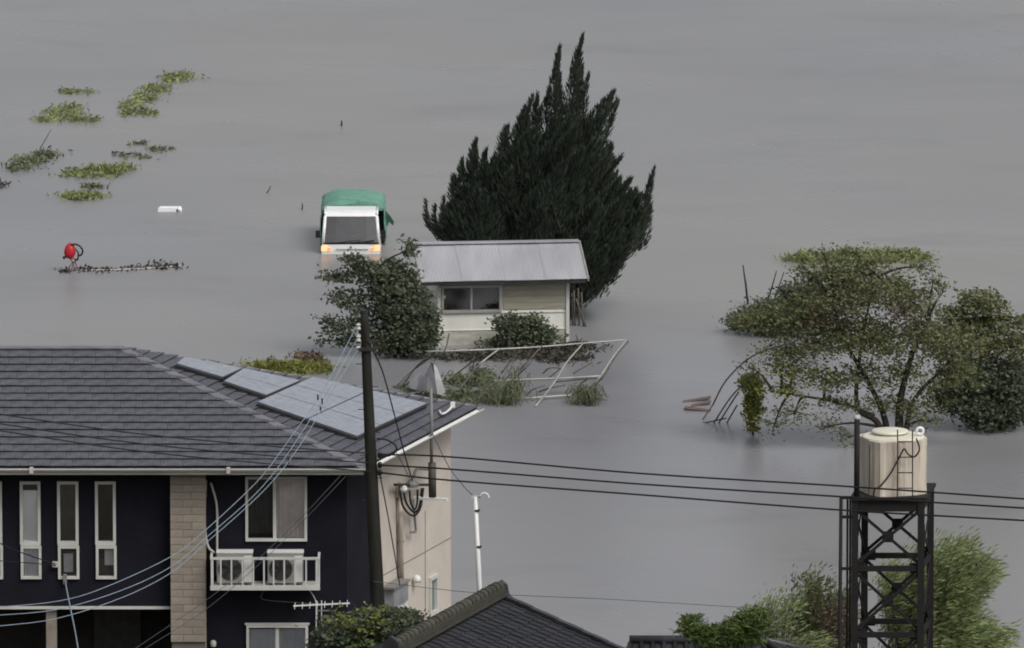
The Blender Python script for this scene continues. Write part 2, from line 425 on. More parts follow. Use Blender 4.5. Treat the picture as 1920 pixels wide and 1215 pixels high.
# upper storey navy wall over the porch, and the full-height wall on the right of the column
lefth = [h for h in holes if h[2] < xp]
righth = [h for h in holes if h[0] > xp]
wall_open((0, YF, 0), (1, 0, 0), None, (XL, zp, xp, ZE + 0.05), lefth, 0.10, (0, 1, 0), house, 'upper_wall', 'navy')
wall_open((0, YF, 0), (1, 0, 0), None, (xp, gfl, WA.x, ZE + 0.05), righth, 0.10, (0, 1, 0), house, 'front_wall', 'navy')
# porch: ceiling, back wall, pale beam and post
mb = MB(); mb.quad((XL, YF, zp), (XL, YF + 1.6, zp), (xp, YF + 1.6, zp), (xp, YF, zp)); mb.build('porch_ceiling', 'porch', house)
mb = MB(); mb.quad((XL, YF + 1.6, gfl), (xp, YF + 1.6, gfl), (xp, YF + 1.6, zp), (XL, YF + 1.6, zp))
mb.quad((xp, YF, gfl), (xp, YF + 1.6, gfl), (xp, YF + 1.6, zp), (xp, YF, zp)); mb.build('porch_wall', 'porch', house)
mb = MB(); a = fr(-40, 1139); mb.box(((XL + xp) / 2, YF - 0.02, zp + 0.0), (xp - XL, 0.06, 0.05)); mb.build('porch_trim', 'white', house)
mb = MB(); a = fr(96, 1150); mb.box((a[0], YF + 0.14, (gfl + zp - 0.03) / 2), (0.20, 0.20, zp - 0.03 - gfl)); mb.build('porch_post', 'tilebeige', house)
mb = MB(); a = fr(215, 1150); mb.box((a[0], YF + 1.52, zp - 0.75), (0.9, 0.10, 1.3)); mb.build('porch_door', 'darkmetal', house)
# side wall: navy corner strip then beige, one small window
def sd(px, py):
    p = PP(px, py, WA, snv); return (Vector((p.x, p.y, 0)) - WA).dot(sdv), p.z
s_n = sd(702, 1000)[0]
a = sd(803, 1086); b_ = sd(818, 1145)
hs_ = (a[0], b_[1], b_[0], a[1])
mb = MB(); 
mb.quad(WA + Vector((0, 0, gfl)), WA + sdv * s_n + Vector((0, 0, gfl)), WA + sdv * s_n + Vector((0, 0, ZE + 0.0)), WA + Vector((0, 0, ZE + 0.0)))
mb.build('corner_wall', 'navy', house)
wall_open(WA, sdv, None, (s_n, gfl, 6.1, ZE + 0.0), [hs_], 0.06, -snv, house, 'side_wall', 'beige')
# side wall panel joints (thin cover strips)
mb = MB()
for sx in (sd(797, 1100)[0],):
    mb.frame(WA + sdv * sx + snv * 0.004 + Vector((0, 0, gfl + 1.9)), sdv * 0.006, snv * 0.006, (0, 0, 1.9))
for z in (ZE - 2.62,):
    mb.frame(WA + sdv * (s_n + 6.1) / 2 + snv * 0.003 + Vector((0, 0, z)), sdv * ((6.1 - s_n) / 2), snv * 0.005, (0, 0, 0.006))
mb.build('siding_joint', 'joint', house)
# back and left walls
BL = Vector((XL, WB.y, 0)); FL = Vector((XL, YF, 0))
mb = MB()
for p, q in ((WB, BL), (BL, FL)):
    mb.quad(p + Vector((0, 0, gfl)), q + Vector((0, 0, gfl)), q + Vector((0, 0, ZE + .1)), p + Vector((0, 0, ZE + .1)))
mb.build('back_wall', 'beige', house)
mb = MB(); mb.quad((XL, YF + 1.62, zp + 0.05), (WA.x, YF + 1.62, zp + .05), (WA.x, YF + 1.62, ZE), (XL, YF + 1.62, ZE))
mb.quad((xp + 0.1, YF + 1.6, gfl), (WA.x, YF + 1.6, gfl), (WA.x, YF + 1.6, zp), (xp + 0.1, YF + 1.6, zp)); mb.build('inner_wall', 'interior', house)

# beige tiled column
ca, cb = fr(321, 1000)[0], fr(385, 1000)[0]
colm = MB().box(((ca + cb) / 2, YF - 0.05, (gfl + ZE) / 2), (cb - ca - 0.02, 0.34, ZE - gfl - 0.05)).build('column', 'joint', house)
z = ZE - 0.12; r = 0; tile_cache = {}
def tile_piece(name, w, h, dpt, m):
    k = (name, round(w, 3), round(h, 3))
    if k not in tile_cache:
        me = bpy.data.meshes.new(name)
        bx = MB().box((0, 0, 0), (w, dpt, h)); me.from_pydata(bx.v, [], bx.f); me.materials.append(M[m]); tile_cache[k] = me
    return tile_cache[k]
while z > 2.4:
    h = 0.146
    xs_ = [ca - 0.01, ca + (cb - ca) * (0.62 if r % 2 else 0.36), cb + 0.01]
    for i in range(2):
        w = xs_[i + 1] - xs_[i] - 0.008
        o = link('wall_tile', tile_piece('wall_tile', w, h - 0.008, 0.06, 'tilebeige'), None, colm)
        o.location = Vector(((xs_[i] + xs_[i + 1]) / 2, YF - 0.235 + random.uniform(-.003, .003), z - h / 2)) - wloc(house)
    z -= h; r += 1
for x_ in (cb + 0.004,):                          # side face of the column
    MB().box((x_, YF - 0.1, (gfl + ZE) / 2), (0.02, 0.22, ZE - gfl - 0.06)).build('column_side', 'tilebeige', colm)

def frame_rect(b, x0, z0, x1, z1, y, t, dpt):
    b.box(((x0 + x1) / 2, y, z1 - t / 2), (x1 - x0, dpt, t)); b.box(((x0 + x1) / 2, y, z0 + t / 2), (x1 - x0, dpt, t))
    b.box((x0 + t / 2, y, (z0 + z1) / 2), (t, dpt, z1 - z0 - 2 * t)); b.box((x1 - t / 2, y, (z0 + z1) / 2), (t, dpt, z1 - z0 - 2 * t))
def drape(x0, x1, z0, z1, y, folds, amp):
    b = MB(); n = folds * 6
    xs_ = np.linspace(x0, x1, n + 1)
    for i in range(n):
        f = lambda k: y + amp * math.sin(2 * math.pi * k / 6 + 0.7 * math.sin(k * .37))
        b.quad((xs_[i], f(i), z0), (xs_[i + 1], f(i + 1), z0), (xs_[i + 1], f(i + 1), z1), (xs_[i], f(i), z1))
    return b
# tall two-light windows
for i, h in enumerate(lefth):
    w = MB(); x0, z0, x1, z1 = h; zm = fr(0, 1020)[1]
    frame_rect(w, x0, zm + 0.002, x1, z1, YF - 0.01, 0.055, 0.09)
    frame_rect(w, x0 + 0.01, z0, x1 + 0.01, zm - 0.03, YF - 0.012, 0.050, 0.085)
    w.box(((x0 + x1) / 2, YF - 0.02, zm - 0.014), (x1 - x0 - 0.02, 0.08, 0.03))
    wo_ = w.build('window', 'white', house)
    MB().box(((x0 + x1) / 2, YF + 0.02, (zm + z1) / 2), (x1 - x0 - 0.1, 0.008, z1 - zm - 0.1)).build('pane', 'glass', wo_)
    MB().box(((x0 + x1) / 2, YF + 0.02, (zm - 0.03 + z0) / 2), (x1 - x0 - 0.1, 0.008, zm - 0.13 - z0)).build('pane', 'glass', wo_)
    if i in (0, 1):
        zt = z1 - (0.18 if i else 0.06)
        MB().box(((x0 + x1) / 2, YF + 0.032, (zm + zt) / 2 + 0.02), (x1 - x0 - 0.11, 0.006, zt - zm - 0.05)).build('blind', 'blind', wo_)
        drape(x0 + .03, x1 - .03, z0 + .04, zm - .06, YF + 0.045, 3, .006).build('curtain', 'lace', wo_)
    elif i == 2:
        MB().box((x0 + 0.2, YF + 0.25, z0 + 0.28), (0.18, 0.2, 0.36)).build('stored_box', 'lace', wo_)
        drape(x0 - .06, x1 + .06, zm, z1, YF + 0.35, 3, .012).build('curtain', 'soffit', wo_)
    else:
        MB().box((x1 - 0.14, YF + 0.2, z0 + 0.38), (0.17, 0.05, 0.3)).build('stored_box', 'blind', wo_)
        MB().box((x0 + 0.13, YF + 0.25, z0 + 0.18), (0.22, 0.1, 0.3)).build('stored_box', 'acdark', wo_)
# sliding windows
for k, h in enumerate((Hbig, Hlow)):
    x0, z0, x1, z1 = h; w = MB(); xm = (x0 + x1) / 2 - (0.03 if k == 0 else 0)
    frame_rect(w, x0, z0, x1, z1, YF - 0.012, 0.05, 0.10)
    w.box((xm, YF + 0.0, (z0 + z1) / 2), (0.065, 0.05, z1 - z0 - 0.1))
    wo_ = w.build('window', 'white', house)
    MB().box(((x0 + xm) / 2, YF + 0.012, (z0 + z1) / 2), (xm - x0 - 0.11, 0.008, z1 - z0 - 0.1)).build('pane', 'glass', wo_)
    MB().box(((x1 + xm) / 2, YF + 0.03, (z0 + z1) / 2), (x1 - xm - 0.11, 0.008, z1 - z0 - 0.1)).build('pane', 'glass', wo_)
    if k == 0:
        drape(xm + .04, x1 - .04, z0 + .06, z1 - .05, YF + 0.058, 7, .016).build('curtain', 'curtain', wo_)
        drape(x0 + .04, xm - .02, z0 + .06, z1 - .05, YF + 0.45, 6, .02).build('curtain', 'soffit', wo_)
    else:
        drape(xm + .02, x1 - .04, z0 + .06, z1 - .05, YF + 0.06, 5, .01).build('curtain', 'lace', wo_)
        drape(x0 + .04, xm - .02, z0 + .06, z1 - .1, YF + 0.055, 5, .01).build('curtain', 'lace', wo_)
        MB().box(((x0 + x1) / 2, YF - 0.01, z1 + 0.02), (x1 - x0 + 0.06, 0.12, 0.03)).build('window_hood', 'white', wo_)
# small side window
def side_box(b, s0, s1, z0, z1, out0, out1):
    return b.frame(WA + sdv * (s0 + s1) / 2 + snv * (out0 + out1) / 2 + Vector((0, 0, (z0 + z1) / 2)), sdv * (s1 - s0) / 2, snv * (out1 - out0) / 2, (0, 0, (z1 - z0) / 2))
s0, z0, s1, z1 = hs_
w = MB()
for q in ((s0, s1, z1 - .04, z1 + .03), (s0, s1, z0 - .03, z0 + .04)): side_box(w, *q, -0.03, 0.06)
for q in ((s0, s0 + .07, z0 + .04, z1 - .04), (s1 - .07, s1, z0 + .04, z1 - .04)): side_box(w, *q, -0.03, 0.05)
wo_ = w.build('window', 'white', house)
side_box(MB(), s0 + .06, s1 - .06, z0 + .03, z1 - .03, -0.02, -0.012).build('pane', mat('frosted_pane', (0.16, 0.20, 0.19), 0.25, 0.05), wo_)

# ---- roof
sl = Vector((0, AP.y - YE, AP.z - ZE))
ridge_l = Vector((XL - 0.5, AP.y, AP.z)); eave_l = Vector((XL - 0.5, YE, ZE)); back_l = Vector((XL - 0.5, EB.y, ZE))
mb = MB()
dn = Vector((0, 0, -0.02))
mb.quad(eave_l + dn, EF + dn, AP + dn, ridge_l + dn); mb.quad(EF + dn, EB + dn, AP + dn)
mb.quad(EB + dn, back_l + dn, ridge_l + dn, AP + dn); mb.quad(back_l + dn, eave_l + dn, ridge_l + dn)
roof = mb.build('roof', 'underlay', house)
mb = MB(); mb.quad(eave_l + Vector((0, .03, -.12)), EF + Vector((-.03, .03, -.12)), EB + Vector((-.03, 0, -.12)), back_l + Vector((0, 0, -.12)))
mb.build('soffit', 'soffit', house)

def shingles(O, u, v, left, right, vmax, expo, width, jit):
    n = u.cross(v).normalized(); k = 0; cnt = 0; cache = {}
    while k * expo < vmax - 0.03:
        v0 = k * expo; v1 = min(v0 + expo, vmax - 0.005)
        l0, l1, r0, r1 = left(v0), left(v1), right(v0), right(v1)
        x = min(l0, l1) - random.uniform(0, width) * 0.9
        while x < max(r0, r1):
            w = width; a0, a1 = max(x, l0), max(x, l1); b0, b1 = min(x + w, r0), min(x + w, r1)
            x += w
            if b0 - a0 < 0.02 and b1 - a1 < 0.02: continue
            b0 = max(b0, a0); b1 = max(b1, a1)
            g = 0.003; t0, t1 = 0.040, 0.006
            lift = random.uniform(-.003, .003)
            full = (b0 - a0 > w - 1e-4 and b1 - a1 > w - 1e-4 and v1 - v0 > expo - 1e-4)
            org = O + u * a0 + v * v0 + n * lift
            if full and 'm' in cache: me = cache['m']
            else:
                q = [(g, 0), (b0 - a0 - g, 0), (b1 - a0 - g, v1 - v0 + .01), (a1 - a0 + g, v1 - v0 + .01)]
                top = [u * p[0] + v * p[1] + n * (t0 if p[1] == 0 else t1) for p in q]
                bot = [u * p[0] + v * p[1] + n * (t0 - .014 if p[1] == 0 else -.006) for p in q]
                me = bpy.data.meshes.new('shingle')
                me.from_pydata([tuple(p) for p in bot + top], [], [(4, 5, 6, 7), (0, 1, 5, 4), (1, 2, 6, 5), (3, 0, 4, 7), (3, 2, 1, 0)]); me.materials.append(M['shingle'])
                if full: cache['m'] = me
            o = link('shingle', me, None, roof); o.location = org - wloc(house); cnt += 1
        k += 1
    return cnt
ux = Vector((1, 0, 0)); vs_ = sl.normalized(); vlen = sl.length
XV = fr(-50, 800)[0]                              # shingles one by one from just outside the view
n1 = shingles(Vector((0, YE, ZE)), ux, vs_, lambda t: XV, lambda t: EF.x + (AP.x - EF.x) * t / vlen, vlen, vlen / 16.5, 0.42, .0)
# right slope
ue = (EB - EF).normalized(); h_ = (AP - EF) - ue * (AP - EF).dot(ue); vmx = h_.length; ve = h_.normalized()
s_ap = (AP - EF).dot(ue); s_eb = (EB - EF).length
n2 = shingles(EF, ue, ve, lambda t: s_ap * t / vmx, lambda t: s_eb + (s_ap - s_eb) * t / vmx, vmx, vmx / 26, 0.95, 0)
# ridge and hip caps
def cap(a, b, w, name='hip_cap'):
    b_ = MB(); a = Vector(a) + Vector((0, 0, .035)); b = Vector(b) + Vector((0, 0, .035)); dd = (b - a).normalized(); x = dd.cross(Vector((0, 0, 1))).normalized()
    dnv = Vector((0, 0, -0.055))
    p = [a - x * w / 2 + dnv, a, a + x * w / 2 + dnv]; q = [b - x * w / 2 + dnv, b, b + x * w / 2 + dnv]
    for i in range(2): b_.quad(p[i], q[i], q[i + 1], p[i + 1])
    for i in range(2): b_.quad(p[i] + dnv * .5, p[i + 1] + dnv * .5, q[i + 1] + dnv * .5, q[i] + dnv * .5)
    b_.quad(p[0], p[1], p[2]); b_.quad(q[0], q[1], q[2])
    return b_.build(name, 'capmetal', roof)
L_ = (EF - AP); nseg = 4
for i in range(nseg):
    o = Vector((0, 0, .004 * (i % 2))); cap(AP + L_ * (i / nseg) + o, AP + L_ * ((i + 1) / nseg) + o, 0.24)
cap(AP, EB, 0.10); cap(ridge_l, AP, 0.16, 'ridge_cap')
# gutters and fascia
MB().box(((XL + EF.x) / 2, YE + 0.03, ZE - 0.085), (EF.x - XL - .06, 0.03, 0.13)).build('fascia', 'cream', house)
g = MB(); n = 7
def gutter(b, a, c, out, r=0.062):
    a, c, out = Vector(a), Vector(c), Vector(out).normalized()
    prof = []
    for k in range(n + 1):
        t = math.pi * k / n; prof.append(-out * math.cos(t) * r + Vector((0, 0, -math.sin(t) * r)))
    prof.append(out * (r + .014) + Vector((0, 0, .012))); prof.append(out * (r + .014) + Vector((0, 0, -.01)))
    for i in range(len(prof) - 1):
        b.quad(a + prof[i], c + prof[i], c + prof[i + 1], a + prof[i + 1])
gutter(g, (XL, YE - 0.045, ZE - .02), (EF.x + .04, YE - 0.045, ZE - .02), (0, -1, 0)); g.build('gutter', 'cream', house, True)
g = MB(); gutter(g, EF + snv * .05 + Vector((0, 0, -.02)), EB + snv * .05 + Vector((0, 0, -.02)), snv, 0.058); g.build('gutter', 'whitemetal', house, True)
for px in (62, 430):
    x = fr(px, 875)[0]; MB().box((x, YE - .07, ZE - .045), (0.07, 0.16, 0.10)).build('gutter_joint', 'pipelight', house)
# ---- solar panels on the right slope
npl = ue.cross(ve).normalized()
if npl.z < 0: npl = -npl
def rp(px, py, off=0.13): return PP(px, py, EF + npl * off, npl)
def panels(q, nu, nv, parent):
    q = [rp(*p) for p in q]                      # left-front, right-front, right-back, left-back
    for i in range(nu):
        for j in range(nv):
            def bl(a, b): return (q[0] * (1 - a) + q[1] * a) * (1 - b) + (q[3] * (1 - a) + q[2] * a) * b
            g = 0.006
            c = [bl((i + g) / nu, (j + g) / nv), bl((i + 1 - g) / nu, (j + g) / nv), bl((i + 1 - g) / nu, (j + 1 - g) / nv), bl((i + g) / nu, (j + 1 - g) / nv)]
            p = MB().slab([x - npl * .04 for x in c], npl * .04).build('solar_panel', 'solarframe', parent)
            m_ = sum(c, Vector()) / 4
            e = [m_ + (x - m_) * 0.985 + npl * .003 for x in c]
            # cell columns
            cells = MB(); nc = 6
            for a in range(nc):
                f = lambda t, s: (e[0] * (1 - t) + e[1] * t) * (1 - s) + (e[3] * (1 - t) + e[2] * t) * s
                cells.quad(f((a + .012) / nc, 0), f((a + .988) / nc, 0), f((a + .988) / nc, 1), f((a + .012) / nc, 1))
            cells.build('solar_cells', 'solar', p)
    # rail skirt below
    b = MB()
    lo = [x - npl * .05 for x in q]
    b.slab([lo[0], lo[1], lo[1] - npl * .06 , lo[0] - npl * .06], (q[3] - q[0]).normalized() * .03)
    b.slab([lo[1], lo[2], lo[2] - npl * .06, lo[1] - npl * .06], (q[0] - q[1]).normalized() * .03)
    b.build('mounting_rail', 'darkmetal', parent)
panels([(330, 681), (418, 707), (456, 690), (346, 668)], 1, 1, house)
panels([(419, 714), (500, 741), (565, 713), (456, 690)], 1, 2, house)
panels([(482, 753), (670, 818), (802, 756), (586, 706)], 2, 3, house)
# ---- equipment rack for the outdoor units
yb = YF - 0.55
def fb(px, py): p = PY(px, py, yb); return p.x, p.z
bx0, bz1 = fb(396, 1045); bx1, bz0 = fb(598, 1106)
rk = MB().box(((bx0 + bx1) / 2, YF - 0.28, bz0 + 0.04), (bx1 - bx0, 0.56, 0.05)).build('equipment_rack', 'white', house)
MB().box(((bx0 + bx1) / 2, yb - .01, bz1 - 0.02), (bx1 - bx0 + .04, 0.04, 0.045)).build('top_rail', 'white', rk)
MB().box(((bx0 + bx1) / 2, yb - .012, bz0 + 0.04), (bx1 - bx0 + .04, 0.04, 0.085)).build('bottom_rail', 'white', rk)
for px in (398, 414, 434, 455, 475, 495, 513, 533, 553, 574, 594):
    x = fb(px, 1070)[0]; w_ = 0.045 if px in (398, 594) else 0.030
    MB().box((x, yb - .01, (bz0 + bz1) / 2), (w_, 0.03, bz1 - bz0 - 0.10)).build('rack_bar', 'white', rk)
for x in (bx0, bx1):
    MB().box((x, YF - .27, bz1 - .02), (0.045, 0.5, 0.04)).build('side_rail', 'white', rk)
    for yy in (YF - .17, YF - .36): MB().box((x, yy, (bz0 + bz1) / 2), (0.03, 0.03, bz1 - bz0 - .1)).build('rack_bar', 'white', rk)
for px, lab in ((440, 'white outdoor air conditioner unit in rack, beside the pale pipes'), (535, 'white outdoor air conditioner unit in rack, away from the pale pipes')):
    p = fb(px, 1103); zb = bz0 + 0.07; W_, Hh, D_ = 0.68, 0.585, 0.28
    ac = empty('air_conditioner', (p[0], YF - .27, zb), lab, 'air conditioner', 'outdoor units on the house front')
    c = Vector((p[0], YF - .27, zb))
    MB().box(c + Vector((0, 0, Hh / 2 + .03)), (W_, D_, Hh)).build('casing', 'acbody', ac)
    MB().box(c + Vector((0, 0, Hh + .042)), (W_ + .02, D_ + .02, 0.022)).build('top_panel', 'whitemetal', ac)
    for s_ in (-.24, .24): MB().box(c + Vector((s_, 0, .015)), (0.06, D_ + .04, 0.03)).build('foot', 'acdark', ac)
    ring = [c + Vector((-.09 + .225 * math.cos(t), -D_ / 2 - .008, .31 + .225 * math.sin(t))) for t in np.linspace(0, 2 * math.pi, 25)[:-1]]
    gr = MB().slab(ring, (0, .012, 0)).build('fan_grille', 'acdark', ac)
    b = MB()
    for k in range(5):
        t0 = 2 * math.pi * k / 5; cc = c + Vector((-.09, -D_ / 2 - .012, .31))
        b.quad(cc, cc + Vector((.2 * math.cos(t0), -.004, .2 * math.sin(t0))), cc + Vector((.2 * math.cos(t0 + .55), .003, .2 * math.sin(t0 + .55))))
    b.build('fan_blade', 'darkmetal', gr)
    MB().box(c + Vector((.25, -D_ / 2 - .006, .31)), (0.15, 0.012, Hh - .08)).build('side_cover', 'whitemetal', ac)
# pale refrigerant pipes and conduits on the facade
def fpath(pts, off): return smooth_path([PY(x, y, YF - off) for x, y in pts])
MB().tube(fpath([(386, 900), (384, 940), (384, 990), (390, 1024), (402, 1037)], .06), .025, 8).build('conduit', 'pipelight', house, True)
MB().tube(fpath([(395, 905), (404, 935), (407, 960), (407, 1010), (407, 1080)], .08), .022, 8).build('conduit', 'pipelight', house, True)
MB().tube(fpath([(382, 930), (384, 930), (388, 930)], .05), .02, 6).build('clamp', 'pipegrey', house)
MB().tube(fpath([(580, 1106), (590, 1122), (594, 1140), (594, 1165)], .10), .012, 6).build('drain_hose', 'pipelight', house, True)
MB().tube(fpath([(494, 1108), (494, 1124), (560, 1130), (600, 1133)], .06), .008, 6).build('drain_hose', 'pipegrey', house, True)
p = PY(400, 1207, YF - .06); MB().lathe(p, [(0.05, -.05), (0.06, 0), (0.05, .05), (.02, .07)], 12).build('outdoor_lamp', 'pipelight', house)
MB().frame(PY(104, 1058, YF - .05), (0.06, 0, 0), (0, .05, 0), (0, 0, .05)).build('cable_bracket', 'pipelight', house)
MB().frame(PY(122, 1086, YF - .05), (0.035, 0, 0), (0, .05, 0), (0, 0, .09)).build('cable_bracket', 'pipegrey', house)
# side wall fittings
def swp(px, py, off): 
    p = PP(px, py, WA + snv * off, snv); return p
MB().tube([swp(750, 905, .09), swp(751, 990, .09), swp(754, 1130, .09)], .045, 8).build('downpipe', mat('beige_pipe', (0.40, 0.35, 0.29), .6), house, True)
for y in (935, 1016, 1090): MB().frame(swp(751, y, .06), sdv * .07, snv * .05, (0, 0, .018)).build('pipe_clip', 'pipegrey', house)
MB().tube([swp(748, 980, .04), swp(750, 1060, .04), swp(752, 1130, .04)], .025, 6).build('conduit', 'pipegrey', house, True)
MB().lathe(swp(782, 1086, .1), [(.075, -.06), (.08, 0), (.06, .06), (.02, .085)], 12).build('vent_hood', 'whitemetal', house, True)
bq = MB().frame(swp(742, 1113, .14), sdv * .42, snv * .11, (0, 0, .20)).build('meter_box', mat('meter_grey', (0.25, 0.265, 0.28), .5), house)
MB().frame(swp(742, 1095, .16), sdv * .48, snv * .14, (0, 0, .02)).build('box_roof', 'pipegrey', bq)
MB().frame(swp(745, 1134, .12), sdv * .35, snv * .09, (0, 0, .10)).build('meter_box', 'whitemetal', house)
MB().bar(swp(741, 909, .16), swp(802, 909, .16), .07, .05).build('service_bracket', 'darkmetal', house)
MB().lathe(swp(757, 917, .2), [(.05, -.05), (.075, -.01), (.06, .05), (.02, .07)], 10).build('insulator', 'whitemetal', house)
MB().lathe(swp(773, 907, .2), [(.12, -.06), (.13, 0), (.07, .07), (.03, .1)], 10).build('weather_head', 'pipegrey', house)
for i, pts in enumerate(([(757, 925), (763, 945), (776, 960), (786, 950), (791, 915)], [(750, 920), (756, 950), (774, 967), (788, 953), (794, 915)], [(768, 920), (770, 942), (777, 955), (782, 945), (783, 918)])):
    MB().tube(smooth_path([swp(x, y, .16 + .05 * i) for x, y in pts]), .022, 6).build('cable_loop', 'black', house, True)
MB().tube(smooth_path([swp(x, y, .12) for x, y in [(776, 955), (779, 985), (779, 996), (770, 998)]]), .025, 6).build('conduit', 'pipegrey', house, True)
MB().tube(smooth_path([swp(x, y, .2) for x, y in [(775, 903), (778, 885), (785, 879), (808, 880)]]), .03, 8).build('conduit', 'pipegrey', house, True)
EM = 0.62
MB().tube([swp(808, 728, EM), swp(809, 800, EM), swp(809, 872, EM)], .032, 8).build('mast', 'pipegrey', house, True)
MB().tube([swp(810, 868, EM), swp(811, 932, EM)], .075, 8).build('mast_sleeve', mat('brown_sleeve', (0.075, 0.07, 0.06), .7), house, True)
MB().frame(swp(807, 935, EM - .25), sdv * .06, snv * .35, (0, 0, .025)).build('mast_bracket', 'whitemetal', house)
MB().tube(smooth_path([rp(824, 770, .06), rp(828, 776, .10), rp(838, 772, .14), rp(848, 762, .2)]), .022, 6).build('vent_pipe', 'whitemetal', house, True)
MB().frame(rp(849, 759, .22), (.045, 0, 0), (0, .05, 0), (0, 0, .05)).build('pipe_cap', 'whitemetal', house)

# ================================================================ UTILITY POLE AND CABLES
YP = 214.2
gp = gz(YP)
pt, pb = PY(683, 583, YP), PY(721, 1420, YP)
k = (gp - 0.3 - pb.z) / (pt.z - pb.z); base = pb + (pt - pb) * k
up = empty('utility_pole', (base.x, base.y, gp), 'dark leaning utility pole standing in front of the navy house corner', 'pole')
def pl(t): return base + (pt - base) * t
MB().tube([pl(t) for t in (0, .25, .5, .75, .97, 1)], [.165, .148, .128, .106, .085, .07], 14).build('shaft', 'pole', up, True)
MB().lathe(pl(1) + Vector((0, 0, -.03)), [(.078, 0), (.078, .04), (.05, .05)], 10).build('cap', 'darkmetal', up)
for i in range(9):
    t = 0.985 - i * 0.047; p = pl(t); s_ = 1 if i % 2 else -1
    MB().bar(p, p + Vector((s_ * .2, -.02, 0)), .014).build('step_bolt', 'darkmetal', up)
for py, o in ((612, -.16), (634, -.17), (655, -.16)):
    p = PY(672, py, YP - .06); MB().lathe(p, [(.02, -.07), (.05, -.05), (.03, 0), (.05, .03), (.02, .06)], 8).build('insulator', 'pipelight', up)
    MB().bar(p + Vector((0, .05, 0)), p + Vector((.14, .05, 0)), .03).build('insulator_arm', 'darkmetal', up)
MB().bar(PY(672, 655, YP - .1), PY(706, 655, YP - .1), .05, .06).build('cross_bracket', 'darkmetal', up)
for py in (853, 872, 886):
    p = PY(712, py, YP - .1); MB().lathe(p, [(.02, -.06), (.045, -.03), (.045, .03), (.02, .06)], 8).build('insulator', 'darkmetal', up)
MB().tube(smooth_path([PY(x, y, YP - .12) for x, y in [(706, 822), (724, 824), (741, 834), (742, 846), (730, 854), (710, 856)]]), .02, 6).build('cable_loop', 'black', up, True)

def cable(name, pts, r, m, label, group=None, k=8):
    P_ = smooth_path([PY(x, y, Y) for x, y, Y in pts], k)
    o = MB().tube(P_, r, 5).build(name, m, None, True, at=P_[0])
    return tag(o, label, 'cable', group)
g_ = 'black cables running past the water tower'
for i, (ya, yb_, yc) in enumerate(((852, 911, 937), (872, 931, 954), (886, 956, 977))):
    cable('overhead_cable', [(712, ya, YP - .16), (850, ya + (ya * 0 + (857 - 852, 880 - 872, 901 - 886)[i]), 213), (1200, ya + (yb_ - ya) * .55 + 3, 209), (1575, yb_, 203.0), (1960, yc + 1, 198)], .017, 'cabledark',
          ('topmost', 'middle', 'lowest')[i] + ' of three black cables from the pole past the water tower', g_)
for i, (ya, yb_) in enumerate(((772, 850), (790, 868), (803, 884))):
    cable('overhead_cable', [(-30, ya, 210), (240, ya + (yb_ - ya) * .42 + 6, 211.5), (475, ya + (yb_ - ya) * .74 + 4, 213), (695, yb_, YP - .16)], .013, 'cabledark',
          ('topmost', 'middle', 'lowest')[i] + ' of three dark cables crossing in front of the shingle roof', 'dark cables in front of the roof')
A_ = [[(668, 612), (604, 735), (545, 820), (500, 882), (460, 925), (384, 995), (322, 1043), (200, 1100), (110, 1127), (-20, 1140)],
      [(670, 634), (612, 738), (565, 812), (520, 878), (470, 935), (384, 1010), (322, 1062), (225, 1108), (105, 1143), (-20, 1155)],
      [(671, 655), (616, 745), (572, 820), (525, 886), (472, 942), (384, 1020), (322, 1073), (230, 1120), (105, 1160), (-20, 1176)]]
for i, a in enumerate(A_):
    n = len(a)
    cable('service_cable', [(x, y, YP - .12 - 13.0 * (j / (n - 1))) for j, (x, y) in enumerate(a)], 0.0075, 'cableblue',
          ('topmost', 'middle', 'lowest')[i] + ' of three pale blue cables sagging from the pole top', 'pale blue sagging cables', 5)
for (x, y, j) in ((596, 745, 0), (604, 752, 1), (601, 768, 2), (543, 845, 1), (541, 864, 2)):
    p = PY(x, y, YP - .12 - 13.0 * (1.3 if y < 800 else 2.4) / 9)
    tag(MB().box(p, (.03, .03, .10)).build('cable_clamp', 'black', None, at=p), 'small black clamp on the ' + ('topmost', 'middle', 'lowest')[j] + ' pale blue cable, before the ' + ('solar panels' if y < 800 else 'grey shingles'), 'clamp', 'clamps on the blue cables')
cable('service_cable', [(690, 640, YP - .1), (715, 690, 214.5), (735, 760, 215.2), (757, 845, 216.6), (773, 901, 218.6)], .014, 'cabledark', 'dark service cable dropping from pole top to bracket on beige wall')
cable('service_cable', [(712, 888, YP - .12), (726, 960, 214.9), (740, 1040, 216), (750, 1098, 217.6)], .012, 'cabledark', 'dark cable dropping from pole to grey meter box')
cable('service_cable', [(742, 846, YP - .16), (760, 880, 216.5), (770, 902, 218.6)], .008, 'cablegrey', 'short thin cable between pole loop and wall bracket')
cable('service_cable', [(640, 890, 218.0), (560, 975, 214.5), (470, 1060, 211), (380, 1130, 208), (270, 1205, 205), (225, 1235, 204)], .005, 'cablegrey', 'thin grey cable crossing the large curtained window, upper of two', 'thin cables across the navy wall')
cable('service_cable', [(648, 893, 218.0), (570, 975, 214.5), (480, 1063, 211), (385, 1143, 208), (285, 1208, 205), (240, 1235, 204)], .005, 'cablegrey', 'thin grey cable crossing the large curtained window, lower of two', 'thin cables across the navy wall')
cable('service_cable', [(-20, 1010, 214), (40, 1036, 216.5), (104, 1058, 218.9)], .012, 'cabledark', 'black cable sloping to bracket below the tall windows')
cable('service_cable', [(-20, 1050, 216), (60, 1056, 217.6), (104, 1060, 218.9)], .008, 'cabledark', 'thin black cable running level to bracket below the tall windows')
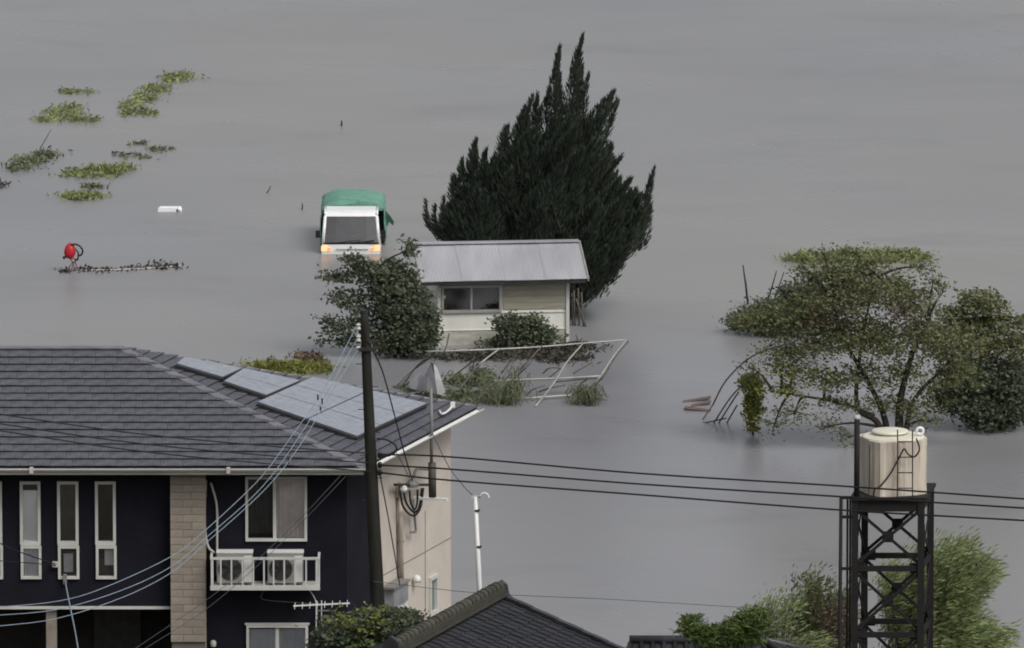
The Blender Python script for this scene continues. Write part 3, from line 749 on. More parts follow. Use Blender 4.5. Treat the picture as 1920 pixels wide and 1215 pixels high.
cable('service_cable', [(122, 1090, 218.9), (132, 1140, 217.8), (142, 1190, 216.6), (150, 1240, 215.6)], .014, 'cableblue', 'pale cable hanging straight down from a tall window')
cable('service_cable', [(805, 800, 221.0), (840, 872, 219), (868, 910, 217.4), (888, 931, 216.2)], .009, 'cablegrey', 'thin cable between house mast and white service post')
cable('service_cable', [(700, 1090, 213.8), (900, 1112, 215.2), (1150, 1124, 217.5), (1410, 1140, 220)], .006, 'cablegrey', 'faint thin cable stretched low above the tiled ridge')

# white service post behind the tiled roof
p = PY(891, 931, 216); b_ = PY(899, 1100, 216)
post = empty('service_post', (b_.x, 216, gz(216)), 'slim white service post with cable bracket behind tiled roof', 'post')
MB().tube([Vector((b_.x + .03, 216, gz(216) - .2)), b_, p], [.05, .048, .04], 8).build('shaft', 'whitemetal', post, True)
for y in (957, 1025): MB().lathe(PY(893 + (y - 931) * .047, y, 216), [(.055, -.02), (.055, .02)], 8).build('clamp', 'darkmetal', post)
MB().bar(PY(884, 932, 216), PY(902, 932, 216), .05, .05).build('cross_bracket', 'pipelight', post)
MB().tube(smooth_path([PY(x, y, 215.95) for x, y in [(900, 930), (905, 925), (913, 926), (917, 934)]]), .018, 6).build('gooseneck', 'whitemetal', post, True)

# ================================================================ TILED ROOF HOUSE (front)
RF, RN = PZ(937, 1122, 4.45), PZ(738, 1233, 4.45)
rd = (RF - RN); rl = rd.length; rd.normalize()
rs = Vector((rd.y, -rd.x, 0))                     # to the right, down the slope
T_ = 0.37
vd = (rs + Vector((0, 0, -T_))).normalized(); nv_ = rd.cross(vd); nv_ = nv_ if nv_.z > 0 else -nv_
th = empty('tiled_house', (0, 210, gz(210)), 'low house with black pantile roof and mossy ridge', 'house')
SL = 3.9
mb = MB()
a, b_ = RN - rd * 3.0, RF
lf = (-rs + Vector((0, 0, -T_))).normalized()
mb.slab([a, b_, b_ + vd * SL, a + vd * SL], -nv_ * .08)
nl = Vector((lf.z, 0, 0)); nlv = rd.cross(lf); nlv = nlv if nlv.z > 0 else -nlv
mb.slab([a - rs * .02, b_ - rs * .02, b_ + lf * 2.9, a + lf * 2.9], -nlv * .08)
base_roof = mb.build('roof', mat('roof_board', (0.016, 0.016, 0.018), 0.8), th)
mb = MB(); zg = gz(210) - .3
for p, q in ((a + rs * 3.2, b_ + rs * 3.2 - rd * .3), (b_ + rs * 3.2 - rd * .3, b_ - rs * 2.4 - rd * .3), (b_ - rs * 2.4 - rd * .3, a - rs * 2.4), (a - rs * 2.4, a + rs * 3.2)):
    p = Vector((p.x, p.y, 0)); q = Vector((q.x, q.y, 0))
    mb.quad(p + Vector((0, 0, zg)), q + Vector((0, 0, zg)), q + Vector((0, 0, 3.3)), p + Vector((0, 0, 3.3)))
mb.quad(b_ + rs * 3.2 - rd * .3 - Vector((0, 0, 1.32)), b_ - rd * .3 - Vector((0, 0, .12)), b_ - rs * 2.4 - rd * .3 - Vector((0, 0, 1.32)))
mb.build('wall', 'plaster', th)
# pantiles: one shared S-shaped tile
TW, TL = 0.262, 0.262
def pantile_mesh():
    prof = []
    for k in range(9):
        t = k / 8
        h = 0.030 * math.cos(2 * math.pi * (t - 0.12)) * (1.0 if t < .62 else .55)
        prof.append((t * (TW + .015), h + .036))
    vs = []
    for e, dz in ((0.0, 0.0), (TL + .03, 0.020)):
        for x, h in prof: vs.append(tuple(rd * x + vd * e + nv_ * (h + dz)))
    for x, h in prof: vs.append(tuple(rd * x + vd * (TL + .03) + nv_ * (h - .008)))
    fs = [(i, i + 1, 9 + i + 1, 9 + i) for i in range(8)] + [(9 + i, 9 + i + 1, 18 + i + 1, 18 + i) for i in range(8)]
    me = bpy.data.meshes.new('roof_tile'); me.from_pydata(vs, [], fs); me.materials.append(M['rooftile'])
    return me
ptm = pantile_mesh()
ncol = int((rl + 2.2) / TW); nrow = int((SL - .05) / TL)
cand = []
for i in range(ncol):
    for j in range(nrow):
        p = RF - rd * (TW * (i + 1)) + vd * (.06 + j * TL)
        dcam = p - CAM; yy = CY - FPX * (dcam.dot(Vector((0, math.sin(PITCH), cp)))) / dcam.dot(Vector((0, cp, -math.sin(PITCH))))
        if yy < 1245: cand.append((yy, p))
cand.sort(key=lambda t: t[0])
for yy, p in cand[:296]:
    o = link('roof_tile', ptm, None, base_roof); o.location = p + nv_ * random.uniform(-.004, .004) - wloc(th)
# verge tiles down the far edge
vm = None
for j in range(nrow):
    p = RF + vd * (.10 + j * TL)
    if vm is None:
        bx = MB().frame((0, 0, 0), rd * .07, vd * (TL / 2 + .02), nv_ * .03); bx.frame(rd * .05 - nv_ * .06, rd * .02, vd * (TL / 2 + .02), nv_ * .06)
        vm = bpy.data.meshes.new('verge_tile'); vm.from_pydata(bx.v, [], bx.f); vm.materials.append(M['rooftile'])
    o = link('verge_tile', vm, None, base_roof); o.location = p + vd * TL / 2 + nv_ * (.075 + .008 * (j % 2)) + rd * .0 - wloc(th)
# ridge: stacked flat courses and round capping tiles
for c in range(3):
    wdt = (.30 - .05 * c)
    MB().frame((RN + RF) / 2 + Vector((0, 0, .085 + .062 * c)), rd * (rl / 2 + .03), rs * wdt / 2, (0, 0, .028)).build('ridge_course', 'ridgetile', th)
rm = None; nr = 26
for i in range(nr):
    if rm is None:
        b2 = MB(); h2 = rl / nr / 2
        for e, rr in ((-h2, .115), (-h2 + .06, .115), (-h2 + .061, .098), (h2 + .01, .096)):
            for k in range(9):
                t = math.pi * k / 8; b2.v.append(tuple(rd * e + rs * (math.cos(t) * rr) + Vector((0, 0, math.sin(t) * rr))))
        b2.f = [(i_ * 9 + k, i_ * 9 + k + 1, (i_ + 1) * 9 + k + 1, (i_ + 1) * 9 + k) for i_ in range(3) for k in range(8)] + [tuple(range(9))]
        rm = bpy.data.meshes.new('ridge_tile'); rm.from_pydata(b2.v, [], b2.f); rm.materials.append(M['ridgetile'])
    o = link('ridge_tile', rm, None, th); o.location = RN + rd * (rl * (i + .5) / nr) + Vector((0, 0, .235 + random.uniform(-.006, .006))) - wloc(th)
def onigawara(p, s):
    q = [(-.24, -.16), (.24, -.16), (.27, 0), (.17, .10), (.13, .30), (0, .40), (-.13, .30), (-.17, .10), (-.27, 0)]
    MB().slab([p + rs * x * s + Vector((0, 0, z * s)) for x, z in q], rd * .09).build('ridge_end_tile', 'rooftile', th)
onigawara(RF + rd * .04, .84); onigawara(RN - rd * .14, 1.05)
MB().frame(RN - rd * 1.5 + Vector((0, 0, .02)), rd * 1.3, rs * .16, (0, 0, .03)).build('lower_ridge', 'rooftile', th)

# low dark roof behind, beside the pruned tree
YH = 213.5
ra, rb = PY(1180, 1203, YH), PY(1432, 1197, YH); rz = min(ra.z, rb.z)
ra.z = rb.z = rz
lh = empty('low_tiled_house', ((ra.x + rb.x) / 2, 212, gz(212)), 'low dark tiled roof behind the pruned round-headed tree', 'house')
fa, fb_, fc = ra + Vector((-.3, -2.6, -1.05)), rb + Vector((2.2, -2.6, -1.05)), rb + Vector((2.2, 2.6, -1.05))
fd = ra + Vector((-.3, 2.6, -1.05))
mb = MB()
for q in ([fa, fb_, rb, ra], [fb_, fc, rb], [fc, fd, ra, rb], [fd, fa, ra]): mb.quad(*q)
lr = mb.build('roof', 'rooftile', lh)
mb = MB()
for q, r_ in ((fa, fb_), (fb_, fc), (fc, fd), (fd, fa)):
    q = q + (lh.location - q) * .07; r_ = r_ + (lh.location - r_) * .07
    mb.quad((q.x, q.y, gz(212) - .2), (r_.x, r_.y, gz(212) - .2), (r_.x, r_.y, fa.z + .05), (q.x, q.y, fa.z + .05))
mb.build('wall', 'plaster', lh)
MB().tube([ra + Vector((0, 0, .03)), rb + Vector((0, 0, .03))], .09, 8).build('ridge', 'rooftile', lr, True)
for e in (fb_, fc): MB().tube([rb + Vector((0, 0, .03)), e + Vector((0, 0, .03))], .07, 8).build('hip_ridge', 'rooftile', lr, True)
ev = (fc - fb_); 
for i in range(18):                              # round tile rows down the right-hand hip
    t = (i + .5) / 18; e = fb_ + ev * t; k = 1 - abs(2 * t - 1)
    MB().tube([e + Vector((0, 0, .02)), e + (rb - (fb_ + fc) / 2) * k * .97 + Vector((0, 0, .02))], .055, 6).build('tile_row', 'rooftile', lr, True)
for i in range(24):
    t = (i + .5) / 24; e = fa + (fb_ - fa) * t; tx = min(1, (fb_.x - e.x) / 2.2, (e.x - fa.x) / .3)
    MB().tube([e + Vector((0, 0, .02)), e + Vector((0, 2.6, 1.05)) * (tx * .97) + Vector((0, 0, .02))], .05, 6).build('tile_row', 'rooftile', lr, True)

# ================================================================ TV ANTENNA
YA = 213.4
pm = PY(622, 1150, YA)
an = empty('television_antenna', (pm.x, YA, gz(YA)), 'pale television antenna on dark post before the navy wall', 'antenna')
MB().tube([(pm.x, YA, gz(YA) - .2), pm], [.06, .05], 8).build('post', 'darkmetal', an, True)
MB().bar(PY(550, 1136, YA - .1), PY(656, 1131, YA - .1), .025).build('boom', 'whitemetal', an)
MB().bar(PY(594, 1145, YA - .1), PY(630, 1145, YA - .1), .02).build('support_arm', 'pipegrey', an)
for px, y0, y1 in ((593, 1126, 1182), (603, 1126, 1170)): MB().bar(PY(px, y0, YA - .09), PY(px, y1, YA - .09), .018).build('upright', 'whitemetal', an)
for i in range(8):
    p = PY(553 + i * 14, 1136 - i * .65, YA - .1); MB().bar(p + Vector((0, -.3, 0)), p + Vector((0, .3, 0)), .01).build('element', 'whitemetal', an)
MB().bar(PY(612, 1145, YA - .06), PY(624, 1152, YA - .02), .04).build('clamp', 'darkmetal', an)

# ================================================================ WATER TOWER AND TANK
YT = 203.5
zt = PY(1660, 936, YT).z; gt = gz(YT)
tsd = Vector((.21, 1.2, 0)); 
xl, xr = PY(1603, 1000, YT).x, PY(1727, 1000, YT).x
tw = empty('water_tower', ((xl + xr) / 2 + .1, YT + .6, gt), 'dark rusty lattice steel tower carrying a water tank', 'tower')
c4 = [Vector((xl, YT, 0)), Vector((xr, YT, 0)), Vector((xr, YT, 0)) + tsd, Vector((xl, YT, 0)) + tsd]
for c in c4:
    lg = MB(); L0 = 0.12
    lg.box((c.x, c.y - .05, (gt + zt) / 2 - .1), (L0, .018, zt - gt + .2)); lg.box((c.x - L0 / 2 + .009, c.y, (gt + zt) / 2 - .1), (.018, L0, zt - gt + .2))
    lg.box((c.x + .0, c.y + .01, (gt + zt) / 2 - .1), (.07, .03, zt - gt + .2))
    lg.build('leg', 'steel', tw)
lev = [zt - .12, PY(1660, 1066, YT).z, PY(1660, 1190, YT).z, PY(1660, 1318, YT).z, PY(1660, 1440, YT).z, gt + .05]
for i, z in enumerate(lev):
    for k in range(4):
        a, b_ = c4[k], c4[(k + 1) % 4]; MB().bar(Vector((a.x, a.y, z)), Vector((b_.x, b_.y, z)), .05, .10 if i else .2).build('cross_beam', 'steel', tw)
for i in range(len(lev) - 1):
    for k in range(4):
        a, b_ = c4[k], c4[(k + 1) % 4]; h0, h1 = lev[i] - .06, lev[i + 1] + .06
        o = Vector((0, -.03, 0)) if k % 2 == 0 else Vector((.03, 0, 0))
        MB().bar(Vector((a.x, a.y, h0)) - o, Vector((b_.x, b_.y, h1)) - o, .02, .055).build('brace', 'steel', tw)
        MB().bar(Vector((a.x, a.y, h1)) + o * .2, Vector((b_.x, b_.y, h0)) + o * .2, .02, .055).build('brace', 'steel', tw)
        m_ = (a + b_) / 2; m_.z = (h0 + h1) / 2
        dv = (b_ - a).normalized()
        MB().frame(m_ - o * 1.2, dv * .10, dv.cross(Vector((0, 0, 1))) * .008, (0, 0, .10)).build('gusset', 'steel', tw)
        for cc in (a, b_):
            MB().frame(Vector((cc.x, cc.y, lev[i + 1])) + dv * (.1 if cc is a else -.1) - o * 1.3, dv * .10, dv.cross(Vector((0, 0, 1))) * .007, (0, 0, .09)).build('gusset', 'steel', tw)
ctr = (c4[0] + c4[2]) / 2
MB().frame(ctr + Vector((0, 0, zt + .02)), ((xr - xl) / 2 + .10, 0, 0), tsd / 2 + Vector((0, .1, 0)), (0, 0, .028)).build('platform', 'steel', tw)
# side pipe and rail on the left of the tower
pa = PY(1577, 932, YT); 
MB().tube([(pa.x - .03, YT, gt), (pa.x, YT, zt + .04)], .032, 8).build('riser_pipe', 'steel', tw, True)
for z in (zt + .03, zt - .32, lev[1]): MB().bar((pa.x, YT, z), (xl, YT, z), .05).build('pipe_bracket', 'steel', tw)
for i in range(3):
    MB().tube([(xl - .13 + .05 * i, YT + .12 + .03 * i, gt), (xl - .13 + .05 * i, YT + .12, zt + .0)], .022, 6).build('riser_pipe', 'steel', tw, True)
# mast beside the tank
pm0, pm1 = PY(1607, 930, YT - .0), PY(1607, 786, YT - .0)
MB().tube([Vector((pm1.x, YT - .0, zt - .2)), pm1], .052, 10).build('mast', 'steel', tw, True)
MB().lathe(pm1, [(.055, 0), (.06, .02), (.055, .06), (.03, .075)], 10).build('mast_cap', 'pipelight', tw, True)
# tank
tb = Vector((PY(1674, 930, YT + .5).x, YT + .55, zt + .05))
TR = 0.56
tp = PY(1674, 812, tb.y - .2); THt = tp.z - tb.z - .10
tk = empty('water_tank', tb, 'cream ribbed water tank with brown stains on the steel tower', 'water tank')
mb = MB(); n = 64; vs = []
for zz in np.linspace(0, THt, 7):
    for k in range(n):
        t = 2 * math.pi * k / n
        t2 = t - .35; rr = TR * .97 / ((abs(math.cos(t2)) ** 3.6 + abs(math.sin(t2)) ** 3.6) ** (1 / 3.6)) * (1 + .012 * (1 if math.cos(16 * t) > 0.2 else -1)) * (1.0 if 0.02 < zz < THt - .02 else 1.012)
        vs.append(tb + Vector((rr * math.cos(t), rr * math.sin(t), zz)))
mb.add(vs, [(i * n + k, i * n + (k + 1) % n, (i + 1) * n + (k + 1) % n, (i + 1) * n + k) for i in range(6) for k in range(n)] + [tuple(6 * n + k for k in range(n)), tuple(range(n - 1, -1, -1))])
mb.build('shell', 'tank', tk)
MB().lathe(tb + Vector((0, 0, THt - .005)), [(TR * .99, 0), (TR * .99, .02), (TR * .9, .03), (TR * .3, .045)], 40).build('rim', 'tankclean', tk, True)
MB().lathe(tb + Vector((-.05, .1, THt + .06)), [(.33, 0), (.33, .03), (.31, .04), (.1, .045)], 28).build('lid', 'tankclean', tk, True)
MB().box(tb + Vector((-.40, -.40, THt / 2 - .02)), (.07, .05, THt - .1)).build('stain_pipe', mat('rust_pipe', (0.07, 0.045, 0.032), .8), tk)
ring = [PY(1725, 808, tb.y - .1) + Vector((.06 * math.cos(t), 0, .06 * math.sin(t))) for t in np.linspace(-2.6, 3.4, 14)]
MB().tube(ring, .024, 8).build('overflow_elbow', 'foam', tk, True)
yl = tb.y - TR - .10
ld = empty('tank_ladder', (PY(1697, 936, yl).x, yl, zt + .05), 'thin dark ladder leaning on the stained water tank', 'ladder')
for px in (1683, 1711): MB().bar(PY(px, 806, yl), Vector((PY(px, 900, yl).x, yl, zt + .05)), .022).build('rail', 'darkmetal', ld)
for i in range(5):
    z = zt + .22 + i * .28; MB().bar((PY(1683, 900, yl).x, yl, z), (PY(1711, 900, yl).x, yl, z), .018).build('rung', 'darkmetal', ld)
P_ = smooth_path([PY(x, y, yl - .03) for x, y in [(1718, 822), (1724, 842), (1715, 856), (1703, 852), (1695, 842), (1685, 860), (1668, 890), (1650, 912), (1640, 918), (1638, 936)]])
tag(MB().tube(P_, .016, 6).build('hose', 'black', None, True, at=P_[0]), 'black hose looping down the front of the water tank', 'hose')

# ================================================================ SHED
SB = PZ(820, 648, 0.0); YS = SB.y
def fs_(px, py, off=0.0): return PY(px, py, YS - off)
xa, xb = fs_(820, 600).x, fs_(1068, 600).x
shed = empty('garden_shed', ((xa + xb) / 2, YS + 1.5, -.9), 'small white shed with grey corrugated roof half sunk in the flood', 'shed')
beta = math.radians(6.0)
def srot(p):                                      # turn the whole shed slightly about its front left foot
    q = Vector(p) - Vector((xa, YS, 0)); c, s = math.cos(beta), math.sin(beta)
    return Vector((xa + q.x * c - q.y * s, YS + q.x * s + q.y * c, q.z))
def sbuild(b, *a, **k):
    b.v = [tuple(srot(v)) for v in b.v]; return b.build(*a, **k)
SD = 3.0; zw = fs_(900, 522).z
zs = lambda py: fs_(900, py).z
xw = lambda px: fs_(px, 600).x
def swall(rect, holes, name, m):
    ss = sorted({rect[0], rect[2], *[h[0] for h in holes], *[h[2] for h in holes]}); ts = sorted({rect[1], rect[3], *[h[1] for h in holes], *[h[3] for h in holes]})
    b = MB()
    for i in range(len(ss) - 1):
        for j in range(len(ts) - 1):
            a, c = (ss[i] + ss[i + 1]) / 2, (ts[j] + ts[j + 1]) / 2
            if any(h[0] < a < h[2] and h[1] < c < h[3] for h in holes): continue
            b.quad((ss[i], YS, ts[j]), (ss[i + 1], YS, ts[j]), (ss[i + 1], YS, ts[j + 1]), (ss[i], YS, ts[j + 1]))
    return sbuild(b, name, m, shed)
wh = (xw(829), zs(585), xw(939), zs(537))
swall((xa, -.9, xb, zw), [wh], 'front_wall', 'shedwall')
b = MB()
b.quad((xa, YS, -.9), (xa, YS + SD, -.9), (xa, YS + SD, zw), (xa, YS, zw)); b.quad((xb, YS, -.9), (xb, YS + SD, -.9), (xb, YS + SD, zw), (xb, YS, zw))
b.quad((xa, YS + SD, -.9), (xb, YS + SD, -.9), (xb, YS + SD, zw), (xa, YS + SD, zw))
sbuild(b, 'side_wall', 'shedwall', shed)
b = MB().quad((xa + .05, YS + .8, -.5), (xb - .05, YS + .8, -.5), (xb - .05, YS + .8, zw), (xa + .05, YS + .8, zw)); sbuild(b, 'inner_wall', 'interior', shed)
for x in (xa + .035, xb - .03): sbuild(MB().box((x, YS - .02, zw / 2 - .45), (.075, .08, zw + .9)), 'corner_post', 'white', shed)
x0, z0, x1, z1 = wh
w = MB(); frame_rect(w, x0 - .02, z0 - .02, x1 + .02, z1 + .02, YS - .025, .055, .08); w.box(((x0 + x1) / 2, YS - .015, (z0 + z1) / 2), (.045, .05, z1 - z0 - .06))
sw = sbuild(w, 'window', 'alum', shed)
for a, c in ((x0 + .035, (x0 + x1) / 2 - .023), ((x0 + x1) / 2 + .023, x1 - .035)):
    sbuild(MB().box(((a + c) / 2, YS + .01, (z0 + z1) / 2), (c - a, .008, z1 - z0 - .07)), 'pane', 'shedglass', sw)
# board shutter on the right, in four boards
z0, z1 = zs(582), zs(533)
for i in range(4):
    a = z0 + (z1 - z0) * i / 4
    sbuild(MB().box(((xw(944) + xw(1062)) / 2, YS - .02 - .004 * (i % 2), a + (z1 - z0) / 8), (xw(1062) - xw(944), .03, (z1 - z0) / 4 - .006)), 'shutter_board', 'shedpanel', shed)
sbuild(MB().box(((xa + xb) / 2, YS - .015, zs(586) - .02), (xb - xa - .16, .03, .03)), 'sill_strip', 'shedwall', shed)
sbuild(MB().box(((xa + xb) / 2, YS - .012, zs(620)), (xb - xa - .16, .022, .012)), 'base_strip', 'shedwall', shed)
sbuild(MB().box(((xa + xb) / 2, YS - .006, (zs(622) - .9) / 2), (xb - xa - .15, .012, zs(622) + .9)), 'base_wall', mat('stained_base', (0.50, 0.49, 0.43), .8, .2, 3.0, col2=(0.30, 0.29, 0.25), stretch=(1.5, 1, 3)), shed)
# corrugated roof: sheets side by side, front and back slope
OV = .42
ze = PY(942, 528, YS - OV).z
xe0, xe1 = PY(785, 528, YS - OV).x, PY(1100, 528, YS - OV).x
TS = .30
nS = Vector((0, -TS, 1)).normalized()
rpk = PP(927, 458, (0, YS - OV, ze), nS); RUN = rpk.y - (YS - OV)
ns = 4; wv = (xe1 - xe0) / ns
for side in (0, 1):
    for i in range(ns):
        b = MB(); nr_ = 14; m_ = nr_ * 4
        rn = RUN if side == 0 else 2.2
        for e in range(2):
            for k in range(m_ + 1):
                x = xe0 + wv * i + (wv + .03) * k / m_
                y = (YS - OV + rn * e) if side == 0 else (YS - OV + RUN + 2.2 - rn * e)
                z = (ze + TS * RUN * e) if side == 0 else (ze + TS * RUN - TS * 2.2 * (1 - e))
                b.v.append((x, y, z + .0035 * math.cos(2 * math.pi * k / 4) + .006 * (i % 2)))
        b.f = [(k, k + 1, m_ + 2 + k, m_ + 1 + k) for k in range(m_)]
        sbuild(b, 'roof_sheet', 'shedroof', shed, smooth=True)
sbuild(MB().bar((xe0, YS - OV + RUN, ze + TS * RUN + .03), (xe1, YS - OV + RUN, ze + TS * RUN + .03), .22, .03), 'ridge_cap', 'shedroof', shed)
sbuild(MB().bar((xe0 + .03, YS - OV + .04, ze - .06), (xe1 - .03, YS - OV + .04, ze - .06), .03, .07), 'fascia', 'darkmetal', shed)
for xx in (xe0 + .01, xe1 + .02):
    sbuild(MB().bar((xx, YS - OV, ze - .01), (xx, YS - OV + RUN, ze + TS * RUN - .01), .03, .09), 'barge_board', 'alum', shed)
b = MB()
for xx in (xa, xb):
    b.quad((xx, YS, zw), (xx, YS + SD, zw), (xx, YS - OV + RUN, ze + TS * RUN - .05))
sbuild(b, 'gable', 'shedwall', shed)
# poles leaning on the shed's right end
for i, (xt, yt, xbm, ybm) in enumerate(((1076, 545, 1078, 612), (1084, 540, 1086, 612), (1090, 548, 1094, 614), (1080, 560, 1099, 614), (1072, 550, 1074, 610))):
    a, b_ = PY(xt, yt, YS + .75 + .2 * i), PZ(xbm, ybm, -.02)
    a = PY(xt, yt, b_.y - .1); e = b_ + (b_ - a) * .45
    tag(MB().tube([e, a], .022, 6).build('leaning_pole', 'brownpipe', None, True, at=e), 'thin weathered pole leaning beside the shed under the cypress', 'pole', 'poles leaning by the shed')

# ================================================================ CYPRESS
CB = PZ(1062, 604, 0.0); YC = CB.y + 1.2
cy = empty('cypress_tree', (CB.x, YC, -.9), 'large dark windswept cypress with flame-like tips behind the shed', 'tree')
MB().tube(smooth_path([(CB.x, YC, -.95), (CB.x - .05, YC, .5), (CB.x - .1, YC, 2.2), (CB.x + .05, YC, 4.5)]), [.28 - .24 * t for t in np.linspace(0, 1, 19)], 10).build('trunk', 'bark', cy, True)
tips = [(1000, 180), (985, 205), (950, 238), (893, 264), (912, 284), (868, 300), (852, 330), (1150, 172), (1157, 190), (1132, 215),
        (1116, 240), (1144, 272), (1167, 293), (1017, 200), (935, 300), (970, 260), (1060, 200), (1100, 260), (1120, 300)]
env_x = [795, 815, 850, 890, 930, 960, 1000, 1030, 1060, 1090, 1120, 1150, 1180, 1210, 1225]
env_t = [430, 410, 350, 292, 268, 240, 205, 195, 200, 175, 222, 245, 305, 375, 430]
low_x = [795, 830, 870, 1000, 1080, 1100, 1120, 1150, 1175, 1200, 1225]
low_y = [400, 445, 470, 540, 600, 580, 565, 535, 508, 470, 420]
spires = []
for x, y in tips:
    p = PY(x, y, YC + rng.uniform(-.35, .35))
    # root of the spire: down and towards the middle
    L0 = rng.uniform(1.6, 2.4)
    cxm = CB.x - .05
    f = .55
    lo = np.interp(x, low_x, low_y)
    rt = Vector((p.x + (cxm - p.x) * .42 - .10, YC + (p.y - YC) * .5, max(p.z - L0, PY(x, lo, YC).z + .15)))
    spires.append((rt, p, rng.uniform(.24, .34)))
for x in np.linspace(838, 1214, 270):
    x = x + rng.uniform(-8, 8)
    top, low = np.interp(x, env_x, env_t), np.interp(x, low_x, low_y)
    f = rng.random() ** 1.25
    hw = 1 - abs((x - 1025) / 215) ** 2
    dy = rng.uniform(-1, 1) * 2.1 * math.sqrt(max(hw, .05))
    yt = top + (low - 40 - top) * f * .9 + 18
    yt += (abs(dy) / 2.1) ** 2 * 70
    p = PY(x, yt, YC + dy); L0 = rng.uniform(1.0, 2.0)
    rt = Vector((p.x + (CB.x - p.x) * rng.uniform(.1, .3) - .12, YC + dy * .75, max(p.z - L0, PY(x, low, YC).z + .1)))
    if p.z - rt.z < .4: p.z = rt.z + .4
    spires.append((rt, p, rng.uniform(.30, .50)))
for x, y in ((1205, 445), (1190, 470), (1172, 495), (1150, 515), (1130, 535), (1112, 555), (1100, 565), (1195, 410), (1160, 470), (1140, 490), (1120, 510), (850, 440), (875, 445)):
    for k in range(2):
        dy = rng.uniform(-1.0, 1.0)
        p = PY(x, y - 45, YC + dy) + Vector((.08, 0, 0)); rt = PY(x - 14, y + 8, YC + dy)
        spires.append((rt, p, rng.uniform(.26, .36)))
hooks = [((872, 462), (812, 432), (799, 376), .15), ((868, 455), (820, 425), (818, 384), .14), ((880, 450), (836, 420), (834, 368), .17), ((850, 452), (806, 420), (803, 398), .12), ((895, 450), (852, 400), (851, 330), .22), ((1192, 450), (1207, 388), (1227, 316), .24), ((1198, 470), (1210, 425), (1217, 366), .22), ((1176, 440), (1188, 400), (1192, 354), .22), ((1048, 330), (1040, 190), (1050, 88), .25), ((1080, 320), (1074, 180), (1093, 70), .28), ((1096, 250), (1094, 195), (1104, 138), .18), ((1030, 270), (1024, 215), (1031, 165), .2), ((1108, 330), (1122, 250), (1152, 171), .23), ((1116, 320), (1134, 258), (1160, 189), .18), ((1125, 330), (1138, 300), (1147, 270), .18), ((1012, 300), (1004, 235), (1008, 178), .24), ((985, 320), (978, 265), (986, 205), .24), ((962, 330), (948, 280), (954, 238), .22), ((925, 370), (905, 320), (914, 282), .2), ((905, 380), (884, 320), (895, 262), .22), ((1068, 330), (1064, 260), (1070, 190), .24), ((1054, 340), (1044, 240), (1050, 140), .29), ((1084, 340), (1078, 230), (1092, 122), .31)]
for a, m_, e, r0 in hooks:
    o = rng.uniform(-.3, .3); a, m_, e = (PY(x, y, YC + o) for x, y in (a, m_, e))
    spires.append((a, e, r0, (m_ - (a + e) / 2)))
Q = []; br = MB()
for rt, p, R0, *bw in spires:
    dvec = np.array(p - rt); Ls = np.linalg.norm(dvec); n = int(430 * Ls * (R0 / .3) ** 1.1)
    t = rng.random(n) ** .85
    rt_, p_ = np.array(rt), np.array(p)
    # sweep: leaves the trunk outward, then bends up with the wind pushing the tip to the right
    bow = np.array([-.15 * Ls, 0, 0.02 * Ls])
    ax = rt_ + dvec * t[:, None] + bow * (4 * t * (1 - t))[:, None]
    if bw: bow = np.array(bw[0]); n_ = n; ax = rt_ + dvec * t[:, None] + bow * (4 * t * (1 - t))[:, None]
    rad = R0 * np.where(t < .35, .65 + t, np.maximum(.015, (1 - t) / .65) ** .8)
    rad = rad * (0.92 + .10 * np.sin(t * 19 + rng.uniform(0, 6)))
    th_ = rng.uniform(0, 2 * np.pi, n); rr = rad * rng.random(n) ** .45
    C = ax + np.stack([rr * np.cos(th_), rr * np.sin(th_), rng.normal(size=n) * .03], 1)
    axis = unit(dvec)[None, :] * 1.0 + np.stack([np.cos(th_) * .45 + .10, np.sin(th_) * .45, np.full(n, .15)], 1)
    Q.append(leaf_quads(C, .19, .026, axis, .18))
    br.tube(smooth_path([rt, rt.lerp(p, .5) + Vector(bow), p], 3), [.03, .028, .024, .02, .016, .01, .004], 4)
br.build('branches', 'bark', cy)['kind'] = 'stuff'
Qa = np.concatenate(Q); Qa = Qa[Qa[:, :, 2].min(1) > .05]
quads_mesh('crown', Qa, 'cypress', cy)

